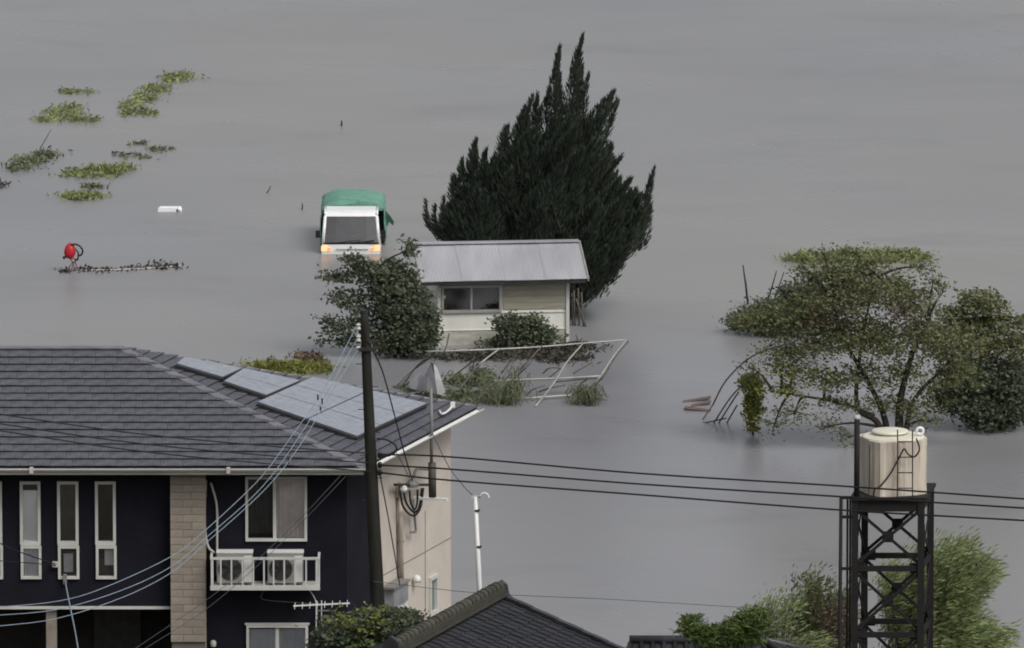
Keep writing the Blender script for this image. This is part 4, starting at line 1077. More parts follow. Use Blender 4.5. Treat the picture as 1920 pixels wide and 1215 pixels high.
# ================================================================ LEAFY TREES AND SHRUBS
def leafy(name, label, cat, base, trunks, blobs, leaf, m, seed=0, cluster=14, cl_r=.14, shell=.5, group=None, extra=None, drop=0.0):
    root = empty(name, base, label, cat, group)
    allc = []; tr = MB()
    tips_ = []
    for pts, r0 in trunks:
        sm = smooth_path(pts, 5); k = len(sm)
        tr.tube(sm, [r0 * (1 - .75 * i / (k - 1)) for i in range(k)], 8); tips_ += sm[2:]
    tr.build('trunk', 'bark', root, True)
    bm = MB(); tw_ = MB()
    by = {}
    for (c, r, n, *mm) in blobs:
        P_, cc = blob_points(c, r, int(n * 1.15), cluster, cl_r, shell)
        ax = np.array([0.75, 0, -.12 - drop])
        q = leaf_quads(cut_low(P_, .03), leaf[0], leaf[1], np.tile(ax, (len(cut_low(P_, .03)), 1)), 1.1)
        by.setdefault(mm[0] if mm else m, []).append(q)
        cv = Vector(c); nt_ = min(tips_, key=lambda p: (p - cv).length + max(0, p.z - cv.z) * 1.5)
        mid = nt_.lerp(cv, .5) + Vector((0, 0, .08))
        path = smooth_path([nt_, mid, cv], 4)
        bm.tube(path, [.035 * (1 - .8 * i / (len(path) - 1)) + .004 for i in range(len(path))], 5)
        for e in cc[:: max(1, len(cc) // 14)]:
            e = Vector(e)
            if e.z > .05: tw_.tube([cv.lerp(nt_, .1), cv.lerp(e, .5) + Vector((0, 0, .03)), e], [.009, .006, .003], 3, False)
    bm.build('branches', 'bark', root, True)['kind'] = 'stuff'; tw_.build('twigs', 'twig', root)['kind'] = 'stuff'
    for mm, qs in by.items():
        lc = quads_mesh('crown' if mm == m else 'leaf_clump', np.concatenate(qs), mm, root)
        if mm != m: lc['kind'] = 'stuff'
    return root
def B(px, py, Y, rpx, rpy, rd_, n, *m):
    c = PY(px, py, Y); s = PXM(Y, c.z); return (c, (rpx / s, rd_, rpy / s), n, *m)

# persimmon-like tree left of the shed
b0 = PZ(745, 668, 0); Y0 = b0.y
leafy('leafy_tree', 'bushy green tree growing against the left end of the shed', 'tree', (b0.x, Y0, -.8),
      [([(b0.x, Y0, -.8), PY(742, 620, Y0), PY(725, 560, Y0), PY(700, 510, Y0)], .10), ([(b0.x + .1, Y0, -.8), PY(765, 610, Y0), PY(760, 560, Y0)], .07)],
      [B(766, 592, Y0, 46, 66, .8, 3000, 'leafB'), B(776, 635, Y0, 42, 34, .7, 1800, 'leafB'), B(738, 545, Y0, 46, 42, .7, 1700), B(704, 522, Y0, 40, 34, .6, 560), B(676, 500, Y0, 26, 22, .4, 230), B(745, 510, Y0, 26, 25, .4, 650),
       B(765, 470, Y0, 8, 22, .2, 130), B(640, 520, Y0, 30, 10, .3, 170), B(615, 518, Y0, 12, 7, .2, 60), B(660, 488, Y0, 14, 14, .3, 160), B(668, 565, Y0, 40, 24, .6, 260), B(640, 560, Y0, 30, 16, .4, 170),
       B(618, 612, Y0, 16, 28, .3, 170), B(650, 612, Y0, 28, 20, .4, 200), B(694, 602, Y0, 30, 36, .5, 300), B(726, 640, Y0, 30, 28, .6, 700), B(805, 600, Y0, 14, 30, .3, 420, 'leafB'), B(752, 575, Y0 + .3, 48, 76, .8, 1300, 'leafB'),
       B(655, 640, Y0, 30, 14, .4, 150), B(605, 640, Y0, 10, 10, .2, 50)],
      (.105, .062), 'leafC', cluster=12, cl_r=.085)
# shrub before the shed wall
b0 = PZ(985, 650, 0); Y0 = min(b0.y, YS - .6)
leafy('wall_shrub', 'dark green shrub spreading against the white shed wall', 'shrub', (b0.x, Y0, -.8),
      [([(b0.x, Y0, -.8), PY(985, 635, Y0), PY(975, 605, Y0)], .05)],
      [B(962, 612, Y0, 30, 26, .35, 1100), B(990, 618, Y0, 42, 24, .4, 1500), B(1020, 630, Y0, 30, 18, .3, 700), B(1005, 602, Y0, 20, 14, .3, 330), B(940, 600, Y0, 12, 10, .2, 160), B(975, 640, Y0, 55, 14, .4, 1100, 'leafB'), B(920, 645, Y0, 22, 10, .2, 200, 'leafB')],
      (.085, .05), 'leafC', cluster=12, cl_r=.07)
# big spreading tree on the right
b0 = PZ(1688, 838, 0); Y0 = b0.y
tr_ = [([(b0.x, Y0, -.9), PY(1686, 800, Y0), PY(1690, 740, Y0), PY(1712, 660, Y0), PY(1740, 600, Y0)], .12),
       ([(b0.x - .15, Y0 + .1, -.9), PY(1660, 790, Y0), PY(1630, 720, Y0), PY(1585, 640, Y0), PY(1560, 560, Y0)], .085),
       ([(b0.x - .1, Y0 - .1, -.9), PY(1650, 800, Y0), PY(1612, 770, Y0), PY(1606, 720, Y0), PY(1620, 620, Y0), PY(1640, 520, Y0)], .08),
       ([(b0.x + .1, Y0, -.9), PY(1700, 800, Y0), PY(1720, 740, Y0), PY(1770, 690, Y0), PY(1800, 640, Y0)], .075),
       ([PY(1585, 640, Y0), PY(1530, 612, Y0 + .3), PY(1470, 606, Y0 + .5), PY(1405, 606, Y0 + .6)], .05),
       ([PY(1640, 780, Y0), PY(1580, 757, Y0), PY(1520, 745, Y0 - .2), PY(1450, 735, Y0 - .3)], .05)]
leafy('spreading_tree', 'wide spreading olive-green tree standing in flood behind the water tower', 'tree', (b0.x, Y0, -.9), tr_,
      [B(1570, 560, Y0, 84, 40, 1.2, 1872), B(1640, 540, Y0, 80, 36, 1.2, 1584), B(1700, 560, Y0, 50, 40, 1.0, 1080), B(1560, 505, Y0, 44, 18, .7, 361), B(1545, 476, Y0, 18, 14, .3, 90), B(1600, 472, Y0, 26, 8, .3, 104),
       B(1640, 490, Y0, 40, 14, .5, 285), B(1590, 515, Y0, 70, 22, .8, 648), B(1750, 525, Y0, 16, 24, .4, 142), B(1505, 500, Y0, 14, 20, .3, 104), B(1520, 525, Y0, 26, 20, .4, 247), B(1770, 545, Y0, 14, 16, .3, 60), B(1730, 500, Y0, 22, 14, .3, 114),
       B(1600, 620, Y0, 84, 36, 1.2, 1728), B(1660, 640, Y0, 76, 36, 1.1, 1512), B(1500, 595, Y0 + .3, 66, 34, .8, 1368), B(1440, 600, Y0 + .5, 46, 24, .6, 720), B(1400, 604, Y0 + .6, 34, 13, .5, 456), B(1530, 645, Y0, 70, 30, .9, 1080), B(1470, 660, Y0, 50, 26, .7, 576),
       B(1490, 692, Y0, 60, 20, .7, 468, 'leafY'), B(1550, 715, Y0, 60, 22, .8, 468), B(1610, 700, Y0, 60, 28, .9, 576), B(1690, 700, Y0, 60, 28, .9, 648), B(1750, 640, Y0, 56, 40, .8, 936), B(1800, 650, Y0, 40, 36, .8, 576), B(1790, 700, Y0, 44, 34, .8, 648),
       B(1710, 765, Y0, 50, 30, .7, 456), B(1650, 755, Y0, 44, 22, .6, 285), B(1570, 755, Y0 - .2, 60, 20, .5, 247), B(1490, 775, Y0 - .2, 60, 30, .5, 218), B(1545, 800, Y0 - .2, 34, 20, .4, 114), B(1450, 800, Y0 - .2, 40, 24, .4, 95), B(1590, 820, Y0 - .2, 24, 30, .4, 104),
       B(1745, 790, Y0, 26, 20, .4, 123), B(1410, 690, Y0, 24, 14, .3, 90), B(1560, 600, Y0 - .4, 60, 40, .5, 247, 'reddish'), B(1690, 590, Y0 - .4, 50, 40, .5, 152, 'reddish'), B(1470, 725, Y0 - .2, 56, 18, .5, 285, 'leafY'), B(1720, 610, Y0, 40, 40, .8, 504)],
      (.092, .046), 'leafA', cluster=11, cl_r=.115, shell=.25)
b0 = PZ(1858, 812, 0); Y0 = b0.y + .6
leafy('dense_tree', 'dense dark green tree drooping into the flood beside the spreading tree', 'tree', (b0.x, Y0, -.9),
      [([(b0.x, Y0, -.9), PY(1855, 760, Y0), PY(1850, 680, Y0), PY(1845, 600, Y0)], .13), ([(b0.x + .2, Y0, -.9), PY(1880, 760, Y0), PY(1900, 690, Y0)], .1)],
      [B(1838, 565, Y0, 38, 24, .7, 700), B(1870, 575, Y0, 30, 14, .5, 260), B(1800, 605, Y0, 42, 34, .7, 700), B(1850, 630, Y0, 56, 40, .9, 1500), B(1900, 640, Y0, 36, 36, .8, 800), B(1830, 700, Y0, 62, 40, 1.0, 2600, 'leafB'), B(1900, 710, Y0, 44, 44, .9, 2300, 'leafB'),
       B(1820, 752, Y0, 56, 34, .9, 2500, 'leafB'), B(1885, 765, Y0, 50, 30, .9, 2500, 'leafB'), B(1860, 790, Y0, 46, 16, .8, 1100, 'leafB'), B(1925, 600, Y0, 14, 12, .3, 90), B(1855, 820, Y0 - .3, 26, 14, .3, 120), B(1835, 815, Y0 - .3, 14, 14, .2, 60), B(1770, 740, Y0, 34, 36, .6, 750), B(1770, 640, Y0 + .5, 40, 44, .6, 600), B(1790, 590, Y0, 40, 14, .5, 220), B(1880, 600, Y0, 50, 14, .5, 320)],
      (.10, .055), 'leafA', cluster=12, cl_r=.10, shell=.4)
b0 = PZ(1455, 625, 0); Y0 = b0.y
leafy('flood_bush', 'low dark bush beyond the spreading tree, crossed by thin upright sticks', 'shrub', (b0.x, Y0, -.9),
      [([(b0.x, Y0, -.9), PY(1450, 600, Y0), PY(1455, 570, Y0)], .06)],
      [B(1440, 590, Y0, 62, 24, .9, 2300), B(1395, 605, Y0, 32, 14, .5, 650), B(1480, 570, Y0, 44, 28, .8, 1600), B(1460, 612, Y0, 60, 16, .8, 1500, 'leafB'), B(1480, 545, Y0, 20, 12, .4, 260), B(1520, 560, Y0, 40, 40, .8, 1500)],
      (.10, .05), 'leafC', cluster=12, cl_r=.10, shell=.3)
b0 = PZ(1412, 815, 0)
leafy('vine_column', 'bright yellow-green vine hanging in a narrow column over the flood', 'vine', (b0.x, b0.y, -.3),
      [([(b0.x, b0.y, -.4), PY(1412, 760, b0.y), PY(1414, 700, b0.y)], .03)],
      [B(1412, 735, b0.y, 18, 32, .25, 900), B(1413, 780, b0.y, 15, 28, .22, 700), B(1408, 715, b0.y, 20, 16, .25, 400)], (.09, .05), 'leafY', cluster=10, cl_r=.05, drop=.5)

# foreground: shrubs at the bottom edge of the view
Y0 = 212.2; p = PY(690, 1180, Y0)
leafy('garden_tree', 'low leafy garden tree between pole foot and tiled roof', 'tree', (p.x, Y0, gz(Y0)),
      [([(p.x, Y0, gz(Y0) - .2), (p.x, Y0, 2.2), PY(690, 1190, Y0)], .09)],
      [B(640, 1185, Y0, 40, 26, .6, 1300, 'leafB'), B(690, 1170, Y0, 44, 24, .6, 1300), B(680, 1165, Y0 - .2, 70, 22, .5, 330, 'leafY'), B(700, 1195, Y0 - .2, 90, 26, .6, 400, 'leafP'), B(740, 1165, Y0, 34, 20, .5, 1000), B(770, 1160, Y0, 20, 16, .3, 380), B(755, 1180, Y0 - .4, 34, 18, .4, 800), B(665, 1210, Y0, 60, 26, .6, 1900), B(720, 1200, Y0, 46, 26, .6, 1500), B(610, 1215, Y0, 26, 22, .4, 600, 'leafB'), B(690, 1240, Y0, 80, 30, .8, 1600, 'leafB')],
      (.10, .06), 'leafC', cluster=12, cl_r=.08, shell=.45)
Y0 = 209.5; p = PY(1365, 1190, Y0)
lt = leafy('pruned_tree', 'bright green pruned tree with rounded tufts beside the water tower', 'tree', (p.x, Y0, gz(Y0)),
      [([(p.x, Y0, gz(Y0) - .2), (p.x, Y0, 2.8), PY(1340, 1200, Y0), PY(1310, 1175, Y0)], .08), ([(p.x, Y0, 2.2), PY(1380, 1215, Y0), PY(1405, 1165, Y0)], .06)],
      [B(1298, 1172, Y0, 22, 22, .3, 900), B(1325, 1188, Y0, 30, 18, .3, 1000), B(1372, 1185, Y0, 34, 22, .35, 1200), B(1408, 1165, Y0, 28, 24, .35, 1200), B(1345, 1205, Y0, 50, 16, .35, 1000), B(1395, 1195, Y0, 34, 18, .3, 800)],
      (.12, .028), 'leafP', cluster=14, cl_r=.06, shell=.4)

# bamboo and feathery shrubs by the tower
def feathery(name, label, cat, base, stems, m, nleaf, L, W, sway, mleaf2=None):
    root = empty(name, base, label, cat); sb_ = MB(); C = []; A = []
    for (a, b_) in stems:
        a, b_ = Vector(a), Vector(b_); l = (b_ - a).length
        mid = a.lerp(b_, .55) + Vector((-sway * .25 * l * .5, 0, .10 * l)); end = b_
        pts = smooth_path([a, mid, end], 5); k = len(pts)
        sb_.tube(pts, [.014 * (1 - .8 * i / (k - 1)) + .002 for i in range(k)], 3, False)
        t = .35 + .65 * rng.random(nleaf) ** .8
        idx = np.clip((t * (k - 1)).astype(int), 0, k - 2); P_ = np.array([tuple(q) for q in pts])
        fr_ = (t * (k - 1) - idx)[:, None]; pos = P_[idx] * (1 - fr_) + P_[idx + 1] * fr_
        dr = unit(P_[idx + 1] - P_[idx])
        off = rng.normal(size=(nleaf, 3)) * .10
        C.append(pos + off); A.append(dr * .7 + off * 2.5 + np.array([sway, 0, -.18]))
    C, A = np.concatenate(C), np.concatenate(A); k = C[:, 2] > .03
    sb_.build('stems', 'twig', root)['kind'] = 'stuff'
    quads_mesh('foliage', leaf_quads(C[k], L, W, A[k], .35), m, root)
    return root
def fan(base_px, Yb, ends, n, spread, dY):
    out = []
    for (x, y, w, h) in ends:
        for _ in range(n):
            Yq = Yb + rng.uniform(-dY, dY)
            b_ = PY(x + rng.uniform(-w, w), y + rng.uniform(-h, h), Yq)
            a = PY(base_px + (x - base_px) * .35 + rng.uniform(-spread, spread), 1290, Yb); a.z = max(.1, min(a.z, b_.z - .8))
            out.append((a, b_))
    return out
Yb = 221.5; p = PY(1760, 1200, Yb)
feathery('bamboo_clump', 'bright feathery bamboo clump bending in the wind behind the water tower', 'bamboo', (p.x, Yb, gz(Yb)),
         fan(1755, Yb, [(1790, 1022, 50, 16), (1845, 1042, 22, 14), (1800, 1008, 34, 6), (1868, 1068, 10, 14), (1735, 1030, 14, 20), (1780, 1070, 50, 30), (1820, 1100, 36, 24), (1755, 1120, 50, 40), (1830, 1150, 40, 26), (1790, 1170, 60, 36), (1700, 1090, 34, 30), (1690, 1160, 40, 40), (1850, 1180, 24, 20), (1740, 1190, 70, 24), (1670, 1060, 16, 14), (1880, 1195, 30, 14), (1760, 1215, 110, 20)], 17, 40, 1.0),
         'bamboo', 85, .15, .026, .75)
Yb = 220.0; p = PY(1545, 1210, Yb)
feathery('mixed_shrub', 'loose dark shrub with reddish leaves left of the water tower', 'shrub', (p.x, Yb, gz(Yb)),
         fan(1550, Yb, [(1530, 1085, 14, 30), (1510, 1100, 20, 30), (1560, 1110, 24, 24), (1540, 1140, 34, 24), (1570, 1160, 30, 30), (1530, 1180, 34, 22), (1590, 1180, 26, 30), (1500, 1140, 18, 16), (1600, 1120, 18, 24)], 8, 34, .6),
         'leafA', 75, .11, .036, .45)
feathery('reddish_shrub', 'small rusty-brown leafed shrub at the left leg of the water tower', 'shrub', (p.x + .2, Yb - .6, gz(Yb)),
         fan(1560, Yb - .7, [(1556, 1130, 22, 16), (1585, 1135, 16, 22), (1565, 1155, 24, 16)], 8, 18, .3), 'reddish', 18, .09, .034, .3)
Yb = 218.0; p = PY(1460, 1210, Yb)
feathery('young_bamboo', 'thin young bamboo sprays between pruned tree and reddish shrub', 'bamboo', (p.x, Yb, gz(Yb)),
         fan(1450, Yb, [(1415, 1140, 14, 10), (1448, 1115, 8, 14), (1470, 1130, 20, 16), (1450, 1150, 30, 14), (1440, 1180, 26, 14), (1490, 1120, 14, 12), (1520, 1190, 26, 12), (1545, 1200, 30, 14)], 6, 14, .4), 'bamboo', 40, .15, .026, .5)

# ================================================================ FLOODED WEEDS
def weed_patch(label, ells, m='weed', group='drowned weed patches', hgt=.22, name='weed_patch', dens=1.0, L=.16, W=.045, cat='weeds'):
    Q = []; c0 = None
    for (x, y, w, h) in ells:                      # pixel ellipse: base row is its lower edge
        c = PZ(x, y + h * .3, 0); s = PXM(c.y, 0); rx = w / s; ry = max(.12, (h * .6 / s) / math.sin(PITCH)); ry = min(ry, rx * 2.2)
        if c0 is None: c0 = c.copy()
        n = int(520 * rx * 2 * dens * (.6 + min(ry, 1.2)))
        nc = max(3, n // 16)
        a = rng.uniform(0, 2 * np.pi, nc); r = rng.random(nc) ** .5
        cc = np.stack([c.x + rx * r * np.cos(a), c.y + ry * r * np.sin(a), np.zeros(nc)], 1)
        hh = hgt * .62 * (1.1 - r * .7) * rng.uniform(.5, 1.25, nc)
        P_ = np.repeat(cc, 16, axis=0); hr = np.repeat(hh, 16)
        P_ = P_ + rng.normal(size=P_.shape) * np.array([.10, .16, 0]) * np.repeat(rng.uniform(.5, 2.2, nc), 16)[:, None]; P_[:, 2] = np.abs(rng.random(len(P_)) * hr) + .015
        ax = np.tile(np.array([.5, -.1, .25]), (len(P_), 1))
        Q.append(leaf_quads(P_, L, W, ax, 1.1))
    o = quads_mesh(name, np.concatenate(Q), m, None, at=(c0.x, c0.y, 0))
    return tag(o, label, cat, group, 'stuff')
weed_patch('small flat weed tuft, farthest of the left weeds, above the L-shaped patch', [(140, 172, 26, 4)], dens=.5, hgt=.12)
weed_patch('broad ragged weed patch between thin far tuft and bare twig', [(115, 212, 34, 10), (95, 222, 22, 8), (155, 224, 26, 6), (128, 200, 16, 6)], dens=.6, hgt=.2)
weed_patch('tall yellowish weed clump at the far end of the long weed row', [(334, 142, 18, 12), (318, 150, 14, 4)], dens=.8, hgt=.28)
weed_patch('long ragged weed row curving down from the yellowish clump', [(295, 165, 22, 10), (272, 182, 22, 9), (250, 195, 14, 10), (262, 212, 28, 5), (245, 205, 10, 5)], dens=.65, hgt=.18)
weed_patch('dark green weed bank beside a thin leaning twig', [(85, 290, 18, 9), (62, 302, 24, 10), (38, 314, 20, 5)], 'wetweed', dens=.9, hgt=.22)
weed_patch('widest pale weed bank among the left weeds', [(180, 325, 52, 9), (200, 318, 44, 8), (140, 327, 22, 4), (235, 316, 14, 5)], dens=.8, hgt=.24)
weed_patch('scattered thin weed tips next to the wide bank', [(228, 285, 16, 12), (262, 270, 10, 3), (296, 280, 30, 4), (255, 294, 20, 3)], 'wetweed', dens=.3, hgt=.1)['kind'] = 'stuff'
weed_patch('small broken weed tuft between two pale banks', [(165, 349, 26, 4)], 'wetweed', dens=.45, hgt=.10)
weed_patch('pale green weed bank nearest the white foam float', [(155, 369, 40, 6), (145, 370, 24, 5)], dens=.9, hgt=.2)
weed_patch('dark scattered weed twigs at the edge of the left weeds', [(22, 345, 26, 5)], 'debris', dens=.18, hgt=.14)
weed_patch('long low green weed strip beyond the spreading tree', [(1530, 487, 48, 7), (1600, 485, 50, 7), (1660, 484, 46, 8), (1708, 483, 28, 10)], 'weed', dens=1.3, hgt=.42, group='weeds right')
weed_patch('yellow-green weeds and flowers behind the solar roof edge', [(500, 688, 46, 10), (545, 690, 40, 12), (590, 690, 28, 12)], 'leafY', dens=1.1, hgt=.3, group='weeds by house')
weed_patch('reddish weed clump at the tree foot behind the solar roof', [(572, 672, 20, 12), (586, 678, 14, 10)], 'reddish', dens=1.0, hgt=.3, group='weeds by house')
weed_patch('green weeds under the toppled hoops beside plastic sheet', [(885, 712, 40, 14), (900, 702, 20, 12), (860, 718, 26, 6)], 'wetweed', dens=.9, hgt=.3, group='weeds in the frame')
weed_patch('weeds along the eave line by the torn plastic sheet', [(780, 728, 30, 8), (845, 742, 46, 8), (890, 748, 30, 8)], 'wetweed', dens=.9, hgt=.26, group='weeds in the frame')
weed_patch('brown flattened weeds in front of the shed foot', [(870, 668, 60, 8), (950, 668, 70, 9), (1030, 660, 60, 8), (1085, 650, 40, 6), (1060, 672, 60, 6)], mat('mud_weed', (0.060, 0.058, 0.042), .8, .2, island=.35), dens=.7, hgt=.2, group='weeds in the frame')
# arching grass clumps at the foot of the frame
def grass_arch(label, px, py, w, h, n, group='arching grass clumps'):
    c = PZ(px, py, 0); s = PXM(c.y, 0); b = MB()
    for _ in range(n):
        a = c + Vector((rng.normal() * w / s * .25, rng.normal() * .2, -.05)); e = Vector((c.x + rng.uniform(-w, w) / s, c.y + rng.uniform(-.4, .4), rng.uniform(.02, .35 * h / s)))
        m_ = a.lerp(e, .5); m_.z = rng.uniform(.2, 1.0) * h / s; m_.x += rng.normal() * .08; m_.y += rng.normal() * .12
        P_ = smooth_path([a, m_, e], 4)
        b.tube(P_, [.010, .010, .010, .009, .008, .007, .006, .005, .003], 3, False)
    o = b.build('grass_clump', 'wetweed', None, at=(c.x, c.y, 0)); return tag(o, label, 'grass', group)
grass_arch('arching grass clump at the low end of the frame, close to roof eave', 942, 757, 62, 50, 130)
grass_arch('round arching grass clump under the corner of the collapsed frame', 1097, 757, 46, 40, 110)
grass_arch('thin grass sprouting through the middle of the collapsed frame', 968, 738, 34, 60, 34)

# ================================================================ COLLAPSED GREENHOUSE FRAME
gfb = PZ(1000, 725, 0)
gh = empty('greenhouse_frame', (gfb.x, gfb.y, 0), 'collapsed pipe greenhouse frame lying half drowned before the shed', 'frame')
def rail(pts, r=.019, m='pipe', name='rail'):
    P_ = smooth_path([PZ(*p) for p in pts], 4); return MB().tube(P_, r, 6).build(name, m, gh, True)
rail([(800, 659, .95), (900, 656, .95), (1000, 651, .92), (1100, 643, .9), (1176, 637, .9)])
rail([(925, 714, .32), (1000, 711, .34), (1060, 709, .36), (1128, 705, .4)], .024)
rail([(1040, 716, .30), (1090, 711, .34), (1128, 709, .36)], .02, 'brownpipe')
rail([(900, 750, .04), (960, 748, .05), (1010, 745, .06), (1070, 741, .06)], .024, 'pipe')
for i, pts in enumerate(([(760, 716, .05), (786, 682, .5), (815, 667, .85), (834, 657, .98), (842, 626, 1.25)], [(860, 732, .03), (885, 700, .45), (905, 678, .75), (936, 654, .95)],
                         [(915, 744, .03), (950, 708, .4), (985, 682, .65), (1016, 649, .93)], [(1004, 762, .03), (1040, 716, .33), (1062, 680, .65), (1094, 643, .92)],
                         [(1105, 728, .1), (1125, 706, .4), (1150, 668, .7), (1174, 638, .9)], [(1112, 728, .1), (1131, 705, .38), (1155, 668, .68), (1178, 640, .88)])):
    rail(pts, .017, 'pipe' if i in (1, 3, 4) else 'brownpipe', 'hoop')
for pts in ([(970, 705, .3), (985, 690, .5), (994, 682, .55)], [(1030, 708, .3), (1052, 690, .5)], [(1085, 640, .9), (1080, 628, 1.0)], [(1010, 735, .05), (1030, 728, .2), (1060, 722, .25)], [(975, 695, .3), (995, 672, .6)], [(1075, 700, .3), (1110, 680, .45)], [(940, 700, .4), (958, 676, .7), (968, 668, .8)], [(1060, 742, .05), (1085, 722, .2), (1100, 712, .3)], [(890, 668, .7), (885, 700, .3), (878, 722, .05)], [(1018, 700, .35), (1030, 690, .5), (1048, 690, .45)], [(745, 722, .03), (775, 694, .3), (805, 672, .7)], [(840, 715, .1), (870, 690, .4), (905, 664, .85)], [(1128, 712, .3), (1142, 690, .5)], [(985, 742, .05), (1000, 730, .2), (1022, 722, .28)]):
    rail(pts, .016, 'brownpipe', 'broken_strut')
mb = MB()
sh = [PZ(776, 726, .05), PZ(800, 730, .05), PZ(828, 738, .05), PZ(818, 704, .6), PZ(806, 678, .85), PZ(788, 700, .55)]
a = [PZ(762, 726, .04), PZ(780, 731, .16), PZ(800, 735, .03), PZ(820, 739, .14), PZ(838, 744, .05)]
b_ = [PZ(780, 703, .46), PZ(790, 704, .62), PZ(803, 706, .50), PZ(816, 709, .56), PZ(829, 715, .42)]
c = [PZ(797, 688, .80), PZ(802, 684, .86), PZ(807, 679, .90), PZ(813, 682, .84), PZ(820, 690, .72)]
for r0, r1 in ((a, b_), (b_, c)):
    for i in range(4): mb.quad(r0[i], r0[i + 1], r1[i + 1], r1[i])
o = mb.build('plastic_sheet', 'sheet', None, True, at=a[0]); tag(o, 'torn white plastic sheet hanging from the collapsed pipe frame', 'plastic sheet')

# thin broken pipes by the spreading tree
b0 = PZ(1340, 800, 0)
bf = empty('broken_frame', (b0.x, b0.y, 0), 'thin bent pipe hoops rising from flood left of the spreading tree', 'frame')
Yq = PZ(1360, 790, 0).y
for pts in ([(1336, 760), (1360, 715), (1400, 675), (1440, 655), (1490, 640), (1512, 622)], [(1334, 800), (1370, 745), (1405, 710), (1425, 695)], [(1330, 830), (1350, 790), (1375, 750), (1385, 735)],
            [(1262, 803), (1310, 795), (1362, 784)], [(1345, 830), (1362, 795), (1382, 760)]):
    P_ = smooth_path([PY(x, y, Yq - max(0, (800 - y)) * .024) for i, (x, y) in enumerate(pts)], 4); MB().tube(P_, .018, 5).build('bent_pipe', 'brownpipe', bf, True)
MB().tube([PZ(1318, 786, .02), PZ(1336, 760, .3)], .018, 5).build('bent_pipe', 'brownpipe', bf)
g_ = 'sticks standing in the flood'
for (x0, y0, x1, y1, lab, r) in ((1393, 497, 1402, 560, 'tall thin dark stick standing beyond the flood bush', .03), (1437, 560, 1456, 508, 'leaning dark stick among the bush leaves, left of its pair', .022), (1448, 560, 1470, 510, 'leaning dark stick among the bush leaves, right of its pair', .02),
                            (500, 362, 508, 348, 'short leaning stick in open water near the truck', .014), (566, 393, 567, 380, 'tiny upright stick in open water beside the truck', .02), (640, 236, 640, 226, 'lone tiny stub far out on open water', .03),
                            (75, 278, 96, 242, 'thin bare twig leaning over the dark weed bank', .012)):
    lo, hi = ((x0, y0), (x1, y1)) if y0 > y1 else ((x1, y1), (x0, y0))
    a = PZ(lo[0], lo[1] + (10 if x0 > 1300 else 0), 0); e = PY(hi[0], hi[1], a.y)
    st = a + (a - e) * .3
    tag(MB().tube([st, a.lerp(e, .5) + Vector((.01, 0, 0)), e], [r, r * .9, r * .6], 6).build('stick', 'darkmetal', None, True, at=st), lab, 'stick')
# floating planks
for (x, y, w, r, lab) in ((1306, 751, 26, .03, 'brown floating plank beside the bent pipes, farthest from the vine'), (1308, 769, 24, -.02, 'brown floating plank touching the foot of the bent pipes'), (1314, 759, 18, .02, 'short pinkish plank wedged between two floating planks')):
    c = PZ(x, y, 0); s = PXM(c.y, 0)
    tag(MB().frame(c + Vector((0, 0, .02)), Vector((w / s, (.12 if r > 0 else -.1), r)), (.02, .13, 0), (0, 0, .014)).build('floating_plank', 'plank', None, at=c), lab, 'plank', 'floating planks')

# ================================================================ TRUCK
T0 = PZ(658, 476, 0); TY = T0.y; TX = T0.x
tk_ = empty('kei_truck', (TX, TY, -.85), 'white flatbed mini truck with headlights on, stranded in the flood', 'truck')
tk_.name = 'flatbed_truck'
S_ = PXM(TY, .5)
def tp_(px, py): p = PY(px, py, TY); return p.x, p.z
def tpt(x, y, z): return Vector((TX + x, TY + y, z))
wB, wT = .705, .625                                # half widths at the belt and at the roof
zr = tp_(658, 402)[1]; zb = tp_(658, 455)[1]
# cab shell: cross-section polygon lofted along the front profile
prof = [(-.02, -.75), (-.03, -.10), (-.03, .05), (0.0, zb - .02)]
secs = []
def ring(y, z, w): return [tpt(-w, y, z), tpt(-w * .55, y - .010, z), tpt(0, y - .012, z), tpt(w * .55, y - .010, z), tpt(w, y, z)]
cab = MB()
rows = [ring(.02, -.80, wB), ring(-.01, -.2, wB), ring(-.02, .08, wB), ring(.0, zb - .03, wB * .985)]
roofr = [ring(.40, zr - .115, wT * 1.03), ring(.46, zr - .03, wT * .99), ring(.60, zr, wT * .95), ring(1.20, zr + .005, wT * .95)]
def loft(b, rows):
    for i in range(len(rows) - 1):
        for k in range(4): b.quad(rows[i][k], rows[i][k + 1], rows[i + 1][k + 1], rows[i + 1][k])
loft(cab, rows); loft(cab, roofr)
for s_ in (-1, 1):                               # pillars, doors, rear of the cab
    k = 0 if s_ < 0 else 4
    a, b_ = rows[3][k], roofr[0][k]
    cab.frame((a + b_) / 2 + Vector((-s_ * .02, .01, 0)), (b_ - a) / 2, (.035, 0, 0), (0, .03, 0))
    cab.quad(tpt(s_ * wB, .0, -.8), tpt(s_ * wB, 1.2, -.8), tpt(s_ * wB, 1.2, zb - .02), tpt(s_ * wB * .985, .0, zb - .03))
    cab.quad(tpt(s_ * wB, 1.0, zb - .02), tpt(s_ * wB, 1.2, zb - .02), tpt(s_ * wT * .95, 1.2, zr), tpt(s_ * wT * .97, 1.0, zr))
    cab.bar(tpt(s_ * wT, .42, zr - .06), tpt(s_ * wT, 1.2, zr - .03), .05, .07)
cab.quad(tpt(-wB, 1.2, -.8), tpt(wB, 1.2, -.8), tpt(wB, 1.2, zb), tpt(-wB, 1.2, zb))
cabo = cab.build('cab', 'truckwhite', tk_, True)
ws = MB(); top = [p + Vector((0, .01, .01)) for p in roofr[0]]; bot = [p + Vector((0, .01, -.005)) for p in rows[3]]
for k in range(4): ws.quad(bot[k], bot[k + 1], top[k + 1], top[k])
ws.build('windscreen', 'glassdark', tk_, True)
